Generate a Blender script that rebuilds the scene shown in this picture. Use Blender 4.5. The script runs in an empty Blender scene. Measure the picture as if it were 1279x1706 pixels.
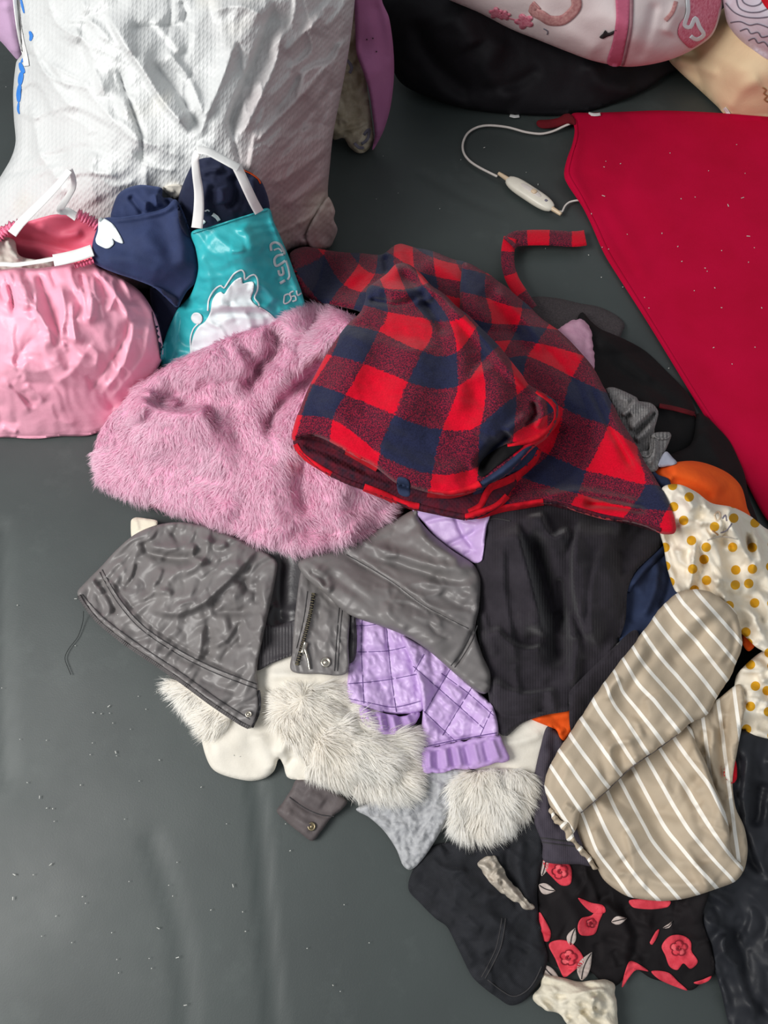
import bpy, bmesh, math, random
import numpy as np
from mathutils import Vector, Matrix
from mathutils.geometry import delaunay_2d_cdt

# ------------------------------------------------------------------ camera, world, light, exposure
scene = bpy.context.scene
COL = scene.collection
CAM_H, PITCH, FPX, CX, CY = 1.2, math.radians(66.0), 1241.0, 639.5, 853.0
cam_data = bpy.data.cameras.new('camera')
cam = bpy.data.objects.new('camera', cam_data)
COL.objects.link(cam)
cam.location = (0, 0, CAM_H)
cam.rotation_euler = (math.pi / 2 - PITCH, 0, 0)
cam_data.sensor_fit = 'VERTICAL'
cam_data.sensor_height = 24.0
cam_data.lens = FPX / 1706.0 * 24.0
cam_data.clip_start = 0.02
scene.camera = cam

world = bpy.data.worlds.new('daylight')
scene.world = world
world.use_nodes = True
bgn = world.node_tree.nodes['Background']
bgn.inputs[0].default_value = (0.93, 0.97, 1.0, 1)
bgn.inputs[1].default_value = 0.42

def area_light(name, loc, target, sx, sy, power, col):
    d = bpy.data.lights.new(name, 'AREA')
    d.shape = 'RECTANGLE'
    d.size, d.size_y = sx, sy
    d.energy = power
    d.color = col
    o = bpy.data.objects.new(name, d)
    COL.objects.link(o)
    o.location = loc
    o.rotation_euler = (Vector(target) - Vector(loc)).to_track_quat('-Z', 'Y').to_euler()
    return o
area_light('window_daylight', (-1.75, -0.1, 1.95), (0.15, 0.75, 0.0), 1.3, 1.1, 70, (1.0, 0.98, 0.95))

scene.view_settings.view_transform = 'Standard'
scene.view_settings.look = 'None'
scene.view_settings.gamma = 1.0
scene.view_settings.use_curve_mapping = False
scene.view_settings.exposure = 0.0

# ------------------------------------------------------------------ geometry helpers
SP_, CP_ = math.sin(PITCH), math.cos(PITCH)
def rays(U, V):
    a = (np.asarray(U, float) - CX) / FPX
    b = (CY - np.asarray(V, float)) / FPX
    return a, SP_ * b + CP_, CP_ * b - SP_
def at(U, V, Z):
    """point of height Z on the line of sight through photo point (U, V)"""
    dx, dy, dz = rays(U, V)
    t = (np.asarray(Z, float) - CAM_H) / dz
    return np.stack([dx * t, dy * t, np.broadcast_to(np.asarray(Z, float), np.shape(t))], -1)
def zy(v, y):
    """height of a thing standing at distance y where row v sees it"""
    _, dy, dz = rays(0, v)
    return float(CAM_H + dz / dy * y)

def tps(pts, vals, lam=1e-6):
    P = np.asarray(pts, float) / 500.0
    Vv = np.asarray(vals, float)
    if Vv.ndim == 1: Vv = Vv[:, None]
    n = len(P)
    def K(d2): return np.where(d2 > 1e-12, d2 * np.log(d2 + 1e-12), 0.0)
    d2 = ((P[:, None] - P[None]) ** 2).sum(-1)
    A = np.zeros((n + 3, n + 3))
    A[:n, :n] = K(d2) + lam * np.eye(n)
    A[:n, n] = 1; A[:n, n + 1:] = P
    A[n, :n] = 1; A[n + 1:, :n] = P.T
    w = np.linalg.lstsq(A, np.vstack([Vv, np.zeros((3, Vv.shape[1]))]), rcond=None)[0]
    def f(U, V):
        Q = np.stack([np.ravel(U), np.ravel(V)], -1) / 500.0
        out = np.empty((len(Q), Vv.shape[1]))
        for i in range(0, len(Q), 20000):
            q = Q[i:i + 20000]
            dd = ((q[:, None] - P[None]) ** 2).sum(-1)
            out[i:i + 20000] = K(dd) @ w[:n] + w[n] + q @ w[n + 1:]
        return out if Vv.shape[1] > 1 else out[:, 0]
    return f

def vnoise(x, y, seed=0):
    xi, yi = np.floor(x).astype(np.int64), np.floor(y).astype(np.int64)
    fx, fy = x - xi, y - yi
    fx = fx * fx * fx * (fx * (fx * 6 - 15) + 10); fy = fy * fy * fy * (fy * (fy * 6 - 15) + 10)
    def h(a, b):
        n = (a * 374761393 + b * 668265263 + seed * 1442695041) & 0xffffffff
        n = ((n ^ (n >> 13)) * 1274126177) & 0xffffffff
        return ((n ^ (n >> 16)) & 0xffff) / 65535.0
    return (h(xi, yi) * (1 - fx) + h(xi + 1, yi) * fx) * (1 - fy) + (h(xi, yi + 1) * (1 - fx) + h(xi + 1, yi + 1) * fx) * fy

def nz(spec, U, V):
    """spec: (kind, amp, scale px, angle deg, stretch, seed)"""
    kind, amp, sc, ang, st, seed = spec
    c, s = math.cos(math.radians(ang)), math.sin(math.radians(ang))
    a = (U * c + V * s) / (sc * st); b = (-U * s + V * c) / sc
    # a little domain warp keeps folds from running dead straight
    w = vnoise(U / (sc * 2.3) + 7.1, V / (sc * 2.3) + 3.3, seed + 91) - .5
    n = vnoise(a + w * .5, b + w * .9, seed) * .68 + vnoise(a * 2.1 + 5, b * 2.1 + 9, seed + 5) * .32
    if kind == 'f':                                     # crumpled facets: flat panes meeting in crisp edges
        r = np.random.default_rng(seed); out = 0
        wu = (vnoise(U / (sc * 2), V / (sc * 2), seed + 41) - .5) * sc * 1.6; wv = (vnoise(U / (sc * 2), V / (sc * 2), seed + 42) - .5) * sc * 1.6
        for i in range(4):
            th_ = math.radians(ang) + r.normal(0, .55); f_ = sc * r.uniform(.8, 1.9)
            x = ((U + wu) * -math.sin(th_) + (V + wv) * math.cos(th_)) / f_ + r.random()
            out = out + np.abs((x % 1.0) * 2 - 1) * f_ / sc * (.3 + vnoise(a * .6 + i * 7, b * .6, seed + i))
        return amp * (out - 1.6)
    if kind == 'n': return amp * (n * 2 - 1)
    if kind == 'r': return amp * (1 - np.abs(n * 2 - 1) * 2.2).clip(-.6, 1)      # sharp ridges
    if kind == 'c': return amp * (np.abs(n * 2 - 1) * 2.2).clip(0, 1.2)          # pillows with sharp valleys

def catmull(P, sp, closed=True):
    P = np.asarray(P, float)
    n = len(P)
    out = []
    m = n if closed else n - 1
    for i in range(m):
        if closed: p0, p1, p2, p3 = P[i - 1], P[i], P[(i + 1) % n], P[(i + 2) % n]
        else: p0, p1, p2, p3 = P[max(i - 1, 0)], P[i], P[i + 1], P[min(i + 2, n - 1)]
        L = np.linalg.norm((p2 - p1)[:2])
        k = max(1, int(round(L / sp)))
        # tangent clamp keeps the curve from overshooting between uneven points
        def tan(a, b, c):
            t = (c - a) * .5
            lim = 1.0 * min(np.linalg.norm((b - a)[:2]) + 1e-6, np.linalg.norm((c - b)[:2]) + 1e-6)
            l = np.linalg.norm(t[:2])
            return t * min(1, lim / l) if l > 1e-9 else t
        t1, t2 = tan(p0, p1, p2), tan(p1, p2, p3)
        for j in range(k):
            t = j / k
            out.append((2*t**3-3*t*t+1)*p1 + (t**3-2*t*t+t)*t1 + (-2*t**3+3*t*t)*p2 + (t**3-t*t)*t2)
    if not closed: out.append(P[-1])
    return np.array(out)

def seg_dist(U, V, P, closed):
    """distance, arc parameter, side of the nearest segment of polyline P"""
    P = np.asarray(P, float)[:, :2]
    A = P; Bq = np.roll(P, -1, 0)
    if not closed: A, Bq = P[:-1], P[1:]
    D = Bq - A
    L2 = (D ** 2).sum(-1) + 1e-12
    L = np.sqrt(L2); cum = np.concatenate([[0], np.cumsum(L)])
    n = len(U)
    dist = np.empty(n); arc = np.empty(n); side = np.empty(n)
    for i in range(0, n, 8000):
        u = U[i:i + 8000, None]; v = V[i:i + 8000, None]
        px, py = u - A[:, 0], v - A[:, 1]
        t = ((px * D[:, 0] + py * D[:, 1]) / L2).clip(0, 1)
        ex, ey = px - t * D[:, 0], py - t * D[:, 1]
        d2 = ex * ex + ey * ey
        k = d2.argmin(1); r = np.arange(len(k))
        dist[i:i + 8000] = np.sqrt(d2[r, k])
        arc[i:i + 8000] = (cum[k] + t[r, k] * L[k]) / cum[-1]
        side[i:i + 8000] = np.sign(D[k, 0] * py[r, k] - D[k, 1] * px[r, k])
    return dist, arc, side

def inside(U, V, P):
    res = np.zeros(len(U), bool)
    x, y = P[:, 0], P[:, 1]
    x2, y2 = np.roll(x, -1), np.roll(y, -1)
    for a, b, c, d in zip(x, y, x2, y2):
        if b == d: continue
        m = ((b > V) != (d > V))
        if m.any():
            res[m] ^= (U[m] < (c - a) * (V[m] - b) / (d - b) + a)
    return res

def fold(spec, U, V):
    """('r', path, width, amp): round ridge (amp<0: groove); ('s', path, steep, wide, amp): lapped fold,
    steep on the right-hand side of the path (seen on the photo, y down) and long on the other"""
    kind, path = spec[0], catmull(spec[1], 12, False)
    mg = 3.2 * max(spec[2], spec[3] * 1.6 if kind == 's' else 0)
    m = (U > path[:, 0].min() - mg) & (U < path[:, 0].max() + mg) & (V > path[:, 1].min() - mg) & (V < path[:, 1].max() + mg)
    out = np.zeros(len(U))
    if not m.any(): return out
    d, s, side = seg_dist(U[m], V[m], path, False)
    tp = np.minimum(1, np.minimum(s, 1 - s) / .16 + .04)
    tp = tp * tp * (3 - 2 * tp)
    if spec[-1] == 'full': tp = 1.0; spec = spec[:-1]
    if kind == 't':                                    # crisp crease
        out[m] = spec[3] * np.exp(-np.sqrt(d * d + 1.2) / spec[2] * 1.15) * 1.15 * tp
    elif kind == 'r':
        out[m] = spec[3] * np.exp(-(d / spec[2]) ** 2) * tp
    else:
        st, wd, amp = spec[2:5]
        out[m] = amp * tp * np.where(side > 0, np.exp(-(d / st) ** 2), np.exp(-(d / wd) ** 1.3))
    return out

def creases(box, n, ang, spread, ln, wd, amp, seed, focus=None, lap=.35, kind='r'):
    """random short creases as cloth of this kind has: box u0,v0,u1,v1; angle deg (or towards a focus point)"""
    r = np.random.default_rng(seed); out = []
    for i in range(n):
        u, v = r.uniform(box[0], box[2]), r.uniform(box[1], box[3])
        a = math.atan2(focus[1] - v, focus[0] - u) if focus else math.radians(ang)
        a += math.radians(r.normal(0, spread))
        L = r.uniform(*ln); c = r.normal(0, .16) * L
        dx, dy = math.cos(a) * L / 2, math.sin(a) * L / 2
        path = [(u - dx, v - dy), (u - dy / L * c * 2, v + dx / L * c * 2), (u + dx, v + dy)]
        w = r.uniform(*wd); am = r.uniform(*amp)
        if r.random() < lap: out.append(('s', path, w * .7, w * 2.6, am))
        else: out.append((kind, path, w, am * (1 if r.random() < .6 else -1)))
    return out

# ---- the heap surface as it has been laid so far (a buffer of heights, 3 photo px apart)
BU0, BV0, BS = -330, -330, 3
BW, BH = 660, 780
BUF = np.zeros((BH, BW))
bu = BU0 + BS * np.arange(BW); bv = BV0 + BS * np.arange(BH)
def samp(B, U, V):
    x = ((U - BU0) / BS).clip(0, BW - 1.001); y = ((V - BV0) / BS).clip(0, BH - 1.001)
    i, j = x.astype(int), y.astype(int); fx, fy = x - i, y - j
    return (B[j, i] * (1 - fx) + B[j, i + 1] * fx) * (1 - fy) + (B[j + 1, i] * (1 - fx) + B[j + 1, i + 1] * fx) * fy
def blur(B, r, it=2):
    for _ in range(it):
        for ax in (0, 1):
            pad = [(r + 1, r) if a == ax else (0, 0) for a in (0, 1)]
            c = np.cumsum(np.pad(B, pad, mode='edge'), axis=ax)
            n = B.shape[ax]
            B = (np.take(c, np.arange(2 * r + 1, 2 * r + 1 + n), ax) - np.take(c, np.arange(0, n), ax)) / (2 * r + 1)
    return B

def dilate(B, r):
    for ax in (0, 1):
        n = B.shape[ax]; k = 1; A = B
        pads = [(r, r) if a == ax else (0, 0) for a in (0, 1)]
        A = np.pad(B, pads); out = np.take(A, np.arange(0, n), ax)
        for i in range(1, 2 * r + 1): out = np.maximum(out, np.take(A, np.arange(i, i + n), ax))
        B = out
    return B
def TOP(b=2):
    """the heap as it lies now, for trims sewn along edges"""
    B = blur(BUF, b, 1) if b else BUF.copy()
    R = BUF.copy()
    return lambda U, V: np.maximum(samp(B, U, V), samp(R, U, V))
FURS = []
# ------------------------------------------------------------------ object helpers
def empty(name, loc):
    o = bpy.data.objects.new(name, None)
    o.empty_display_size = .05
    COL.objects.link(o)
    o.location = loc
    return o
def tag(o, label=None, cat=None, group=None, kind=None):
    if label: o['label'] = label
    if cat: o['category'] = cat
    if group: o['group'] = group
    if kind: o['kind'] = kind
    return o
def thing(name, label, cat, u, v, z=0.0, group=None):
    p = at(u, v, z)
    return tag(empty(name, (float(p[0]), float(p[1]), 0.0)), label, cat, group)

def mesh_obj(name, verts, faces, material, parent=None, uv=None, smooth=True, col=None):
    verts = np.asarray(verts, float)
    if parent is None:
        mn, mx = verts.min(0), verts.max(0)
        loc = np.array([(mn[0] + mx[0]) / 2, (mn[1] + mx[1]) / 2, max(mn[2], 0)])
    else:
        loc = np.array(parent.location if parent.parent is None else (np.array(parent.location) + np.array(parent.parent.location)))
    me = bpy.data.meshes.new(name)
    if isinstance(faces, np.ndarray) and faces.shape[1] == 3:
        n = len(faces)
        me.vertices.add(len(verts)); me.vertices.foreach_set('co', (verts - loc).astype(np.float32).ravel())
        me.loops.add(n * 3); me.loops.foreach_set('vertex_index', faces.astype(np.int32).ravel())
        me.polygons.add(n); me.polygons.foreach_set('loop_start', (np.arange(n) * 3).astype(np.int32))
        me.update(calc_edges=True)
    else:
        me.from_pydata((verts - loc).tolist(), [], [list(map(int, f)) for f in faces])
        me.update()
    if uv is not None:
        idx = np.empty(len(me.loops), np.int32); me.loops.foreach_get('vertex_index', idx)
        l = me.uv_layers.new(name='UVMap')
        l.data.foreach_set('uv', np.asarray(uv, np.float32)[idx].ravel())
    if col is not None:
        a = me.color_attributes.new('Col', 'FLOAT_COLOR', 'POINT')
        a.data.foreach_set('color', np.asarray(col, np.float32).ravel())
    if smooth: me.polygons.foreach_set('use_smooth', np.ones(len(me.polygons), bool))
    me.materials.append(material)
    o = bpy.data.objects.new(name, me)
    COL.objects.link(o)
    if parent is not None: o.parent = parent
    else: o.location = loc
    return o

class Surf: pass

def sheet(name, outline, material, parent=None, off=0.0, t=.006, z=None, folds=(), noise=(), edge=(10, .006),
          sp=4.0, th=.03, uvf=None, poly=False, lay=True, hug=9, on=None, flutter=None, clear=.004):
    """a piece of cloth (or a bag's skin): outline traced on the photo, laid on what already lies there.
    z: list of (u, v, height) or None for the heap's own height; on: another surface it is printed/sewn on."""
    global BUF
    P = np.asarray(outline, float)
    O = P if poly else None
    if poly:
        q = []
        for i in range(len(P)):
            a, b = P[i], P[(i + 1) % len(P)]
            k = max(1, int(round(np.linalg.norm(b - a) / sp)))
            q += [a + (b - a) * j / k for j in range(k)]
        O = np.array(q)
    else:
        O = catmull(P, sp)
    if flutter:
        amp, wl, seed = flutter
        dO = np.roll(O, -1, 0) - np.roll(O, 1, 0)
        nn = np.stack([-dO[:, 1], dO[:, 0]], -1) / (np.linalg.norm(dO, axis=1, keepdims=True) + 1e-9)
        f = vnoise(O[:, 0] / wl, O[:, 1] / wl, seed) - .5
        O = O + nn * (f * 2 * amp)[:, None]
    x0, y0 = O.min(0); x1, y1 = O.max(0)
    iu0 = max(0, int((x0 - BU0) / BS)); iu1 = min(BW, int((x1 - BU0) / BS) + 2)
    iv0 = max(0, int((y0 - BV0) / BS)); iv1 = min(BH, int((y1 - BV0) / BS) + 2)
    GU, GV = np.meshgrid(bu[iu0:iu1], bv[iv0:iv1])
    gu, gv = GU.ravel().astype(float), GV.ravel().astype(float)
    mm = inside(gu, gv, O) if on is None else None
    if on is not None:
        zf = lambda U, V: on.z(U, V) + t
    else:
        B0 = BUF.copy()
        # cloth bridges over what it lies on: swell the support under this piece, then smooth it
        MK = np.zeros(B0.shape)
        MK[iv0:iv1, iu0:iu1] = mm.reshape(GU.shape)
        if hug:
            pad = 3 * hug + 4
            r0, r1, c0, c1 = max(0, iv0 - pad), min(BH, iv1 + pad), max(0, iu0 - pad), min(BW, iu1 + pad)
            mk = MK[r0:r1, c0:c1]; bm = B0[r0:r1, c0:c1] * mk
            bd, md = dilate(bm, hug), dilate(mk, hug)
            Bs = np.zeros(B0.shape)
            Bs[r0:r1, c0:c1] = blur(bd, hug, 2) / np.maximum(blur(md, hug, 2), .05)
        else: Bs = B0
        base = tps([p[:2] for p in z], [p[2] for p in z]) if z is not None and not callable(z) else (z if callable(z) else HEAP)
        def zf(U, V):
            h = np.maximum(base(U, V) + off, samp(Bs, U, V) + t)
            b = samp(B0, U, V)
            for f in folds: h = h + fold(f, U, V)
            fade = 1.0
            d, _, _ = seg_dist(U, V, O[::2], True)
            for n in noise: h = h + nz(n, U, V)
            w, drop = edge
            if drop:
                k = (1 - d / w).clip(0, 1)
                h = h - drop * (1 - np.sqrt(1 - k * k * .98))
            return np.maximum(h, b + clear)
    # triangulate
    dy = sp * .866
    ys = np.arange(y0 + dy * .5, y1, dy)
    gx = []; gy = []
    for k, yy in enumerate(ys):
        xs = np.arange(x0 + (sp * .5 if k % 2 else 0), x1, sp)
        gx.append(xs); gy.append(np.full(len(xs), yy))
    gx = np.concatenate(gx) if gx else np.zeros(0); gy = np.concatenate(gy) if gy else np.zeros(0)
    m = inside(gx, gy, O)
    gx, gy = gx[m], gy[m]
    if len(gx):
        d, _, _ = seg_dist(gx, gy, O[::2], True)
        m = d > sp * .6
        gx, gy = gx[m], gy[m]
    nb = len(O)
    pts = [Vector((float(a), float(b))) for a, b in np.vstack([O, np.stack([gx, gy], -1)])]
    r = delaunay_2d_cdt(pts, [], [list(range(nb))], 1, 1e-4)
    Q = np.array([(p.x, p.y) for p in r[0]]); F = np.array([f for f in r[2] if len(f) == 3], int)
    a, b, c = Q[F[:, 0]], Q[F[:, 1]], Q[F[:, 2]]
    ar = (b[:, 0] - a[:, 0]) * (c[:, 1] - a[:, 1]) - (b[:, 1] - a[:, 1]) * (c[:, 0] - a[:, 0])
    F[ar > 0] = F[ar > 0][:, ::-1]                     # photo y runs down: make faces look up
    F = F[np.abs(ar) > 1e-6]
    Z = np.maximum(zf(Q[:, 0], Q[:, 1]), .002)
    top = at(Q[:, 0], Q[:, 1], Z)
    dr = top.mean(0) - np.array([0, 0, CAM_H]); dr /= np.linalg.norm(dr)
    kk = np.minimum(th, (top[:, 2] - .0008) / -dr[2])[:, None]
    bot = top + dr * kk
    if th > .2:                                          # deep bodies narrow towards their back
        cen = bot.mean(0); bot[:, :2] = cen[:2] + (bot[:, :2] - cen[:2]) * .9
    # boundary edges
    ec = {}
    for f in F:
        for i in range(3):
            e = (int(f[i]), int(f[(i + 1) % 3]))
            if (e[1], e[0]) in ec: del ec[(e[1], e[0])]
            else: ec[e] = 1
    n = len(Q)
    W = []
    for (i, j) in ec: W += [(j, i, i + n), (j, i + n, j + n)]
    faces = np.vstack([F, F[:, ::-1] + n, np.array(W, int).reshape(-1, 3)])
    verts = np.vstack([top, bot])
    uvq = Q * .001 if uvf is None else uvf(Q[:, 0], Q[:, 1])
    o = mesh_obj(name, verts, faces, material, parent, np.vstack([uvq, uvq]))
    s = Surf(); s.obj = o; s.z = zf; s.O = O; s.Q = Q; s.F = F; s.top = top
    if lay and on is None:
        if mm.any():
            zz = zf(gu[mm], gv[mm])
            sub = BUF[iv0:iv1, iu0:iu1].ravel().copy()
            sub[mm] = np.maximum(sub[mm], zz)
            BUF[iv0:iv1, iu0:iu1] = sub.reshape(GU.shape)
    return s

def strip(name, path, width, material, parent=None, on=None, lift=.001, th=.0012, sp=4, taper=False, wfun=None, cap=0):
    """flat ribbon along a traced path; path points (u, v) on surface `on`, or (u, v, z)"""
    P = catmull(path, sp, False)
    T = np.gradient(P[:, :2], axis=0); T /= np.linalg.norm(T, axis=1, keepdims=True) + 1e-9
    N = np.stack([-T[:, 1], T[:, 0]], -1)
    s = np.linspace(0, 1, len(P))
    w = np.full(len(P), width / 2.0)
    if taper: w = w * np.sin(np.pi * s.clip(.04, .96)) ** .5
    if wfun is not None: w = w * np.array([wfun(a) for a in s])
    K = [-1, -.5, 0, .5, 1]
    ring_t = []; 
    for k in K:
        q = P[:, :2] + N * (w * k)[:, None]
        z = on(q[:, 0], q[:, 1]) + lift if on is not None else P[:, 2]
        ring_t.append(at(q[:, 0], q[:, 1], z))
    T3 = np.stack(ring_t, 1)                         # n,5,3
    n = len(P)
    view = np.array([0, 0, CAM_H]) - T3
    view /= np.linalg.norm(view, axis=2, keepdims=True)
    bow = np.array([0, .6, 1, .6, 0])[None, :, None] * th * .6
    top = T3 + view * bow
    low = T3 - view * th
    verts = np.concatenate([top, low], 1).reshape(-1, 3)
    faces = []
    for i in range(n - 1):
        a, b = i * 10, (i + 1) * 10
        for k in range(4):
            faces.append((a + k, a + k + 1, b + k + 1, b + k))
            faces.append((a + 5 + k + 1, a + 5 + k, b + 5 + k, b + 5 + k + 1))
        faces.append((a + 5, a, b, b + 5)); faces.append((a + 4, a + 9, b + 9, b + 4))
    for a, flip in ((0, 0), ((n - 1) * 10, 1)):
        f = [a, a + 1, a + 2, a + 3, a + 4, a + 9, a + 8, a + 7, a + 6, a + 5]
        faces.append(f[::-1] if not flip else f)
    uv = np.repeat(np.stack([s * len(P) * sp * .001, s * 0], -1), 10, 0)
    return mesh_obj(name, verts, faces, material, parent, uv)

def tube(name, pts, r, material, parent=None, seg=8, sp=.006, rf=None):
    """round cord through world points"""
    P = catmull(np.asarray(pts, float)[:, [0, 1, 2]], sp, False) if sp else np.asarray(pts, float)
    n = len(P)
    T = np.gradient(P, axis=0); T /= np.linalg.norm(T, axis=1, keepdims=True) + 1e-12
    up = np.array([0, 0, 1.0])
    verts = []; faces = []
    for i in range(n):
        x = np.cross(T[i], up)
        if np.linalg.norm(x) < 1e-4: x = np.array([1.0, 0, 0])
        x /= np.linalg.norm(x); y = np.cross(x, T[i])
        rr = r * (rf(i / (n - 1)) if rf else 1)
        for k in range(seg):
            a = 2 * math.pi * k / seg
            verts.append(P[i] + (x * math.cos(a) + y * math.sin(a)) * rr)
    for i in range(n - 1):
        for k in range(seg):
            a, b = i * seg + k, i * seg + (k + 1) % seg
            faces.append((a, b, b + seg, a + seg))
    faces.append(list(range(seg))[::-1]); faces.append([(n - 1) * seg + k for k in range(seg)])
    return mesh_obj(name, verts, faces, material, parent)

def thread(name, path, r, material, parent, surf, lift=.0005):
    P = catmull(path, 5, False)
    w = at(P[:, 0], P[:, 1], surf(P[:, 0], P[:, 1]) + lift)
    return tube(name, w, r, material, parent, 5, 0)

WIND = -1
def fur(name, surfs, material, parent, n, length, flow, cols, seed=0, lay=.55, width=.0009, clump=.5, jit=.35):
    """hair blades rooted on the cloth; flow: list of (u, v, du, dv) combing directions on the photo"""
    rng = np.random.default_rng(seed)
    FP = np.array([f[:2] for f in flow], float); FD = np.array([f[2:4] for f in flow], float)
    FD /= np.linalg.norm(FD, axis=1, keepdims=True)
    VV = []; FF = []; CC = []; NN = []; base = 0
    tot = 0; areas = []
    for s in surfs:
        a, b, c = s.top[s.F[:, 0]], s.top[s.F[:, 1]], s.top[s.F[:, 2]]
        areas.append(np.linalg.norm(np.cross(b - a, c - a), axis=1) / 2)
    total = sum(a.sum() for a in areas)
    for s, ar in zip(surfs, areas):
        k = int(n * ar.sum() / total)
        fi = rng.choice(len(ar), k, p=ar / ar.sum())
        r1, r2 = np.sqrt(rng.random(k)), rng.random(k)
        w0, w1, w2 = 1 - r1, r1 * (1 - r2), r1 * r2
        qq = s.Q[s.F[fi, 0]] * w0[:, None] + s.Q[s.F[fi, 1]] * w1[:, None] + s.Q[s.F[fi, 2]] * w2[:, None]
        keep = samp(BUF, qq[:, 0], qq[:, 1]) < s.z(qq[:, 0], qq[:, 1]) + .006     # none where other clothes press on it
        fi, w0, w1, w2 = fi[keep], w0[keep], w1[keep], w2[keep]; k = len(fi)
        A, B_, C_ = s.top[s.F[fi, 0]], s.top[s.F[fi, 1]], s.top[s.F[fi, 2]]
        root = A * w0[:, None] + B_ * w1[:, None] + C_ * w2[:, None]
        q = s.Q[s.F[fi, 0]] * w0[:, None] + s.Q[s.F[fi, 1]] * w1[:, None] + s.Q[s.F[fi, 2]] * w2[:, None]
        nrm = np.cross(B_ - A, C_ - A); nrm /= np.linalg.norm(nrm, axis=1, keepdims=True) + 1e-12
        nrm[nrm[:, 2] < 0] *= -1
        d2 = ((q[:, None] - FP[None]) ** 2).sum(-1)
        wt = 1 / (d2 + 900.0) ** 1.5
        f2 = (wt[..., None] * FD[None]).sum(1); f2 /= np.linalg.norm(f2, axis=1, keepdims=True) + 1e-9
        # tufts: direction drifts from place to place
        ang = (vnoise(q[:, 0] / 26, q[:, 1] / 26, seed + 3) - .5) * 2.2 * clump + (vnoise(q[:, 0] / 9, q[:, 1] / 9, seed + 4) - .5) * 1.5 * clump
        ca, sa = np.cos(ang), np.sin(ang)
        f2 = np.stack([f2[:, 0] * ca - f2[:, 1] * sa, f2[:, 0] * sa + f2[:, 1] * ca], -1)
        f3 = np.stack([f2[:, 0], -f2[:, 1], np.zeros(k)], -1)
        f3 -= nrm * (f3 * nrm).sum(1, keepdims=True); f3 /= np.linalg.norm(f3, axis=1, keepdims=True) + 1e-9
        ly = lay + (vnoise(q[:, 0] / 14, q[:, 1] / 14, seed + 8) - .5) * .5
        d = f3 * ly[:, None] + nrm * (1 - ly)[:, None] * .8 + rng.normal(0, jit * .5, (k, 3))
        d /= np.linalg.norm(d, axis=1, keepdims=True)
        L = length * (.55 + .6 * rng.random(k)) * (.75 + .5 * vnoise(q[:, 0] / 30, q[:, 1] / 30, seed + 9))
        side = np.cross(rng.normal(0, 1, (k, 3)), d); side /= np.linalg.norm(side, axis=1, keepdims=True) + 1e-9
        # turn the blades' flat side mostly up so that they shade like the coat they cover
        sd2 = np.cross(nrm, d); sd2 /= np.linalg.norm(sd2, axis=1, keepdims=True) + 1e-9
        side = side * .45 + sd2; side /= np.linalg.norm(side, axis=1, keepdims=True) + 1e-9
        p0 = root - nrm * .001
        p1 = root + d * (L * .5)[:, None]
        bend = f3 * (L * .22)[:, None] - np.array([0, 0, 1.0]) * (L * .18)[:, None]
        p2 = root + d * (L * .95)[:, None] + bend
        p2[:, 2] = np.maximum(p2[:, 2], .001); p1[:, 2] = np.maximum(p1[:, 2], .0015)
        W = (width * (.6 + .8 * rng.random(k)))[:, None]
        V5 = np.stack([p0 - side * W * .5, p0 + side * W * .5, p1 - side * W * .42, p1 + side * W * .42, p2], 1)
        VV.append(V5.reshape(-1, 3))
        fn = np.cross(d, side); fn *= np.sign((fn * nrm).sum(1, keepdims=True) + 1e-9)
        sn = fn * .45 + nrm * .75 + d * .25; sn /= np.linalg.norm(sn, axis=1, keepdims=True)
        NN.append(np.repeat(sn, 5, 0))
        b5 = base + np.arange(k)[:, None] * 5
        FF.append(np.concatenate([b5 + [0, 1, 3], b5 + [0, 3, 2], b5 + [2, 3, 4]], 0)[:, ::WIND])
        base += 5 * k
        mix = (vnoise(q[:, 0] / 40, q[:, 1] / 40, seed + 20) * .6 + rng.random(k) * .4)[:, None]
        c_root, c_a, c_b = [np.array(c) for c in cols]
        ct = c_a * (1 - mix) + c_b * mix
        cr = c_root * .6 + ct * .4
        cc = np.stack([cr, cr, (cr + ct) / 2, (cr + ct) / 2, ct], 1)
        CC.append(np.concatenate([cc, np.ones((k, 5, 1))], 2).reshape(-1, 4))
    o = mesh_obj(name, np.vstack(VV), np.vstack(FF), material, parent, None, True, np.vstack(CC))
    o.data.normals_split_custom_set_from_vertices(np.vstack(NN).tolist())
    o['kind'] = 'stuff'
    return o

def disc(name, u, v, rpx, z, material, parent, profile, seg=20, tilt=None):
    """turned small metal piece (snap, eyelet) lying on the cloth; profile: (radius factor, height m)"""
    c = at(u, v, z)
    mpp = np.linalg.norm(at(u + 1, v, z) - c)
    n = np.array(tilt if tilt is not None else (0, 0, 1.0)); n = n / np.linalg.norm(n)
    x = np.cross(n, [0, 1, 0.3]); x /= np.linalg.norm(x); y = np.cross(n, x)
    verts = []; faces = []
    for (rf, h) in profile:
        for k in range(seg):
            a = 2 * math.pi * k / seg
            verts.append(c + (x * math.cos(a) + y * math.sin(a)) * rf * rpx * mpp + n * h)
    for i in range(len(profile) - 1):
        for k in range(seg):
            a, b = i * seg + k, i * seg + (k + 1) % seg
            faces.append((a, b, b + seg, a + seg))
    faces.append([(len(profile) - 1) * seg + k for k in range(seg)]); faces.append(list(range(seg))[::-1])
    return mesh_obj(name, verts, faces, material, parent)
SNAP = [(1, -.001), (1, .0012), (.85, .0022), (.62, .0018), (.55, .0006), (.42, .0006), (.36, .002), (.15, .0024)]

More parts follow.
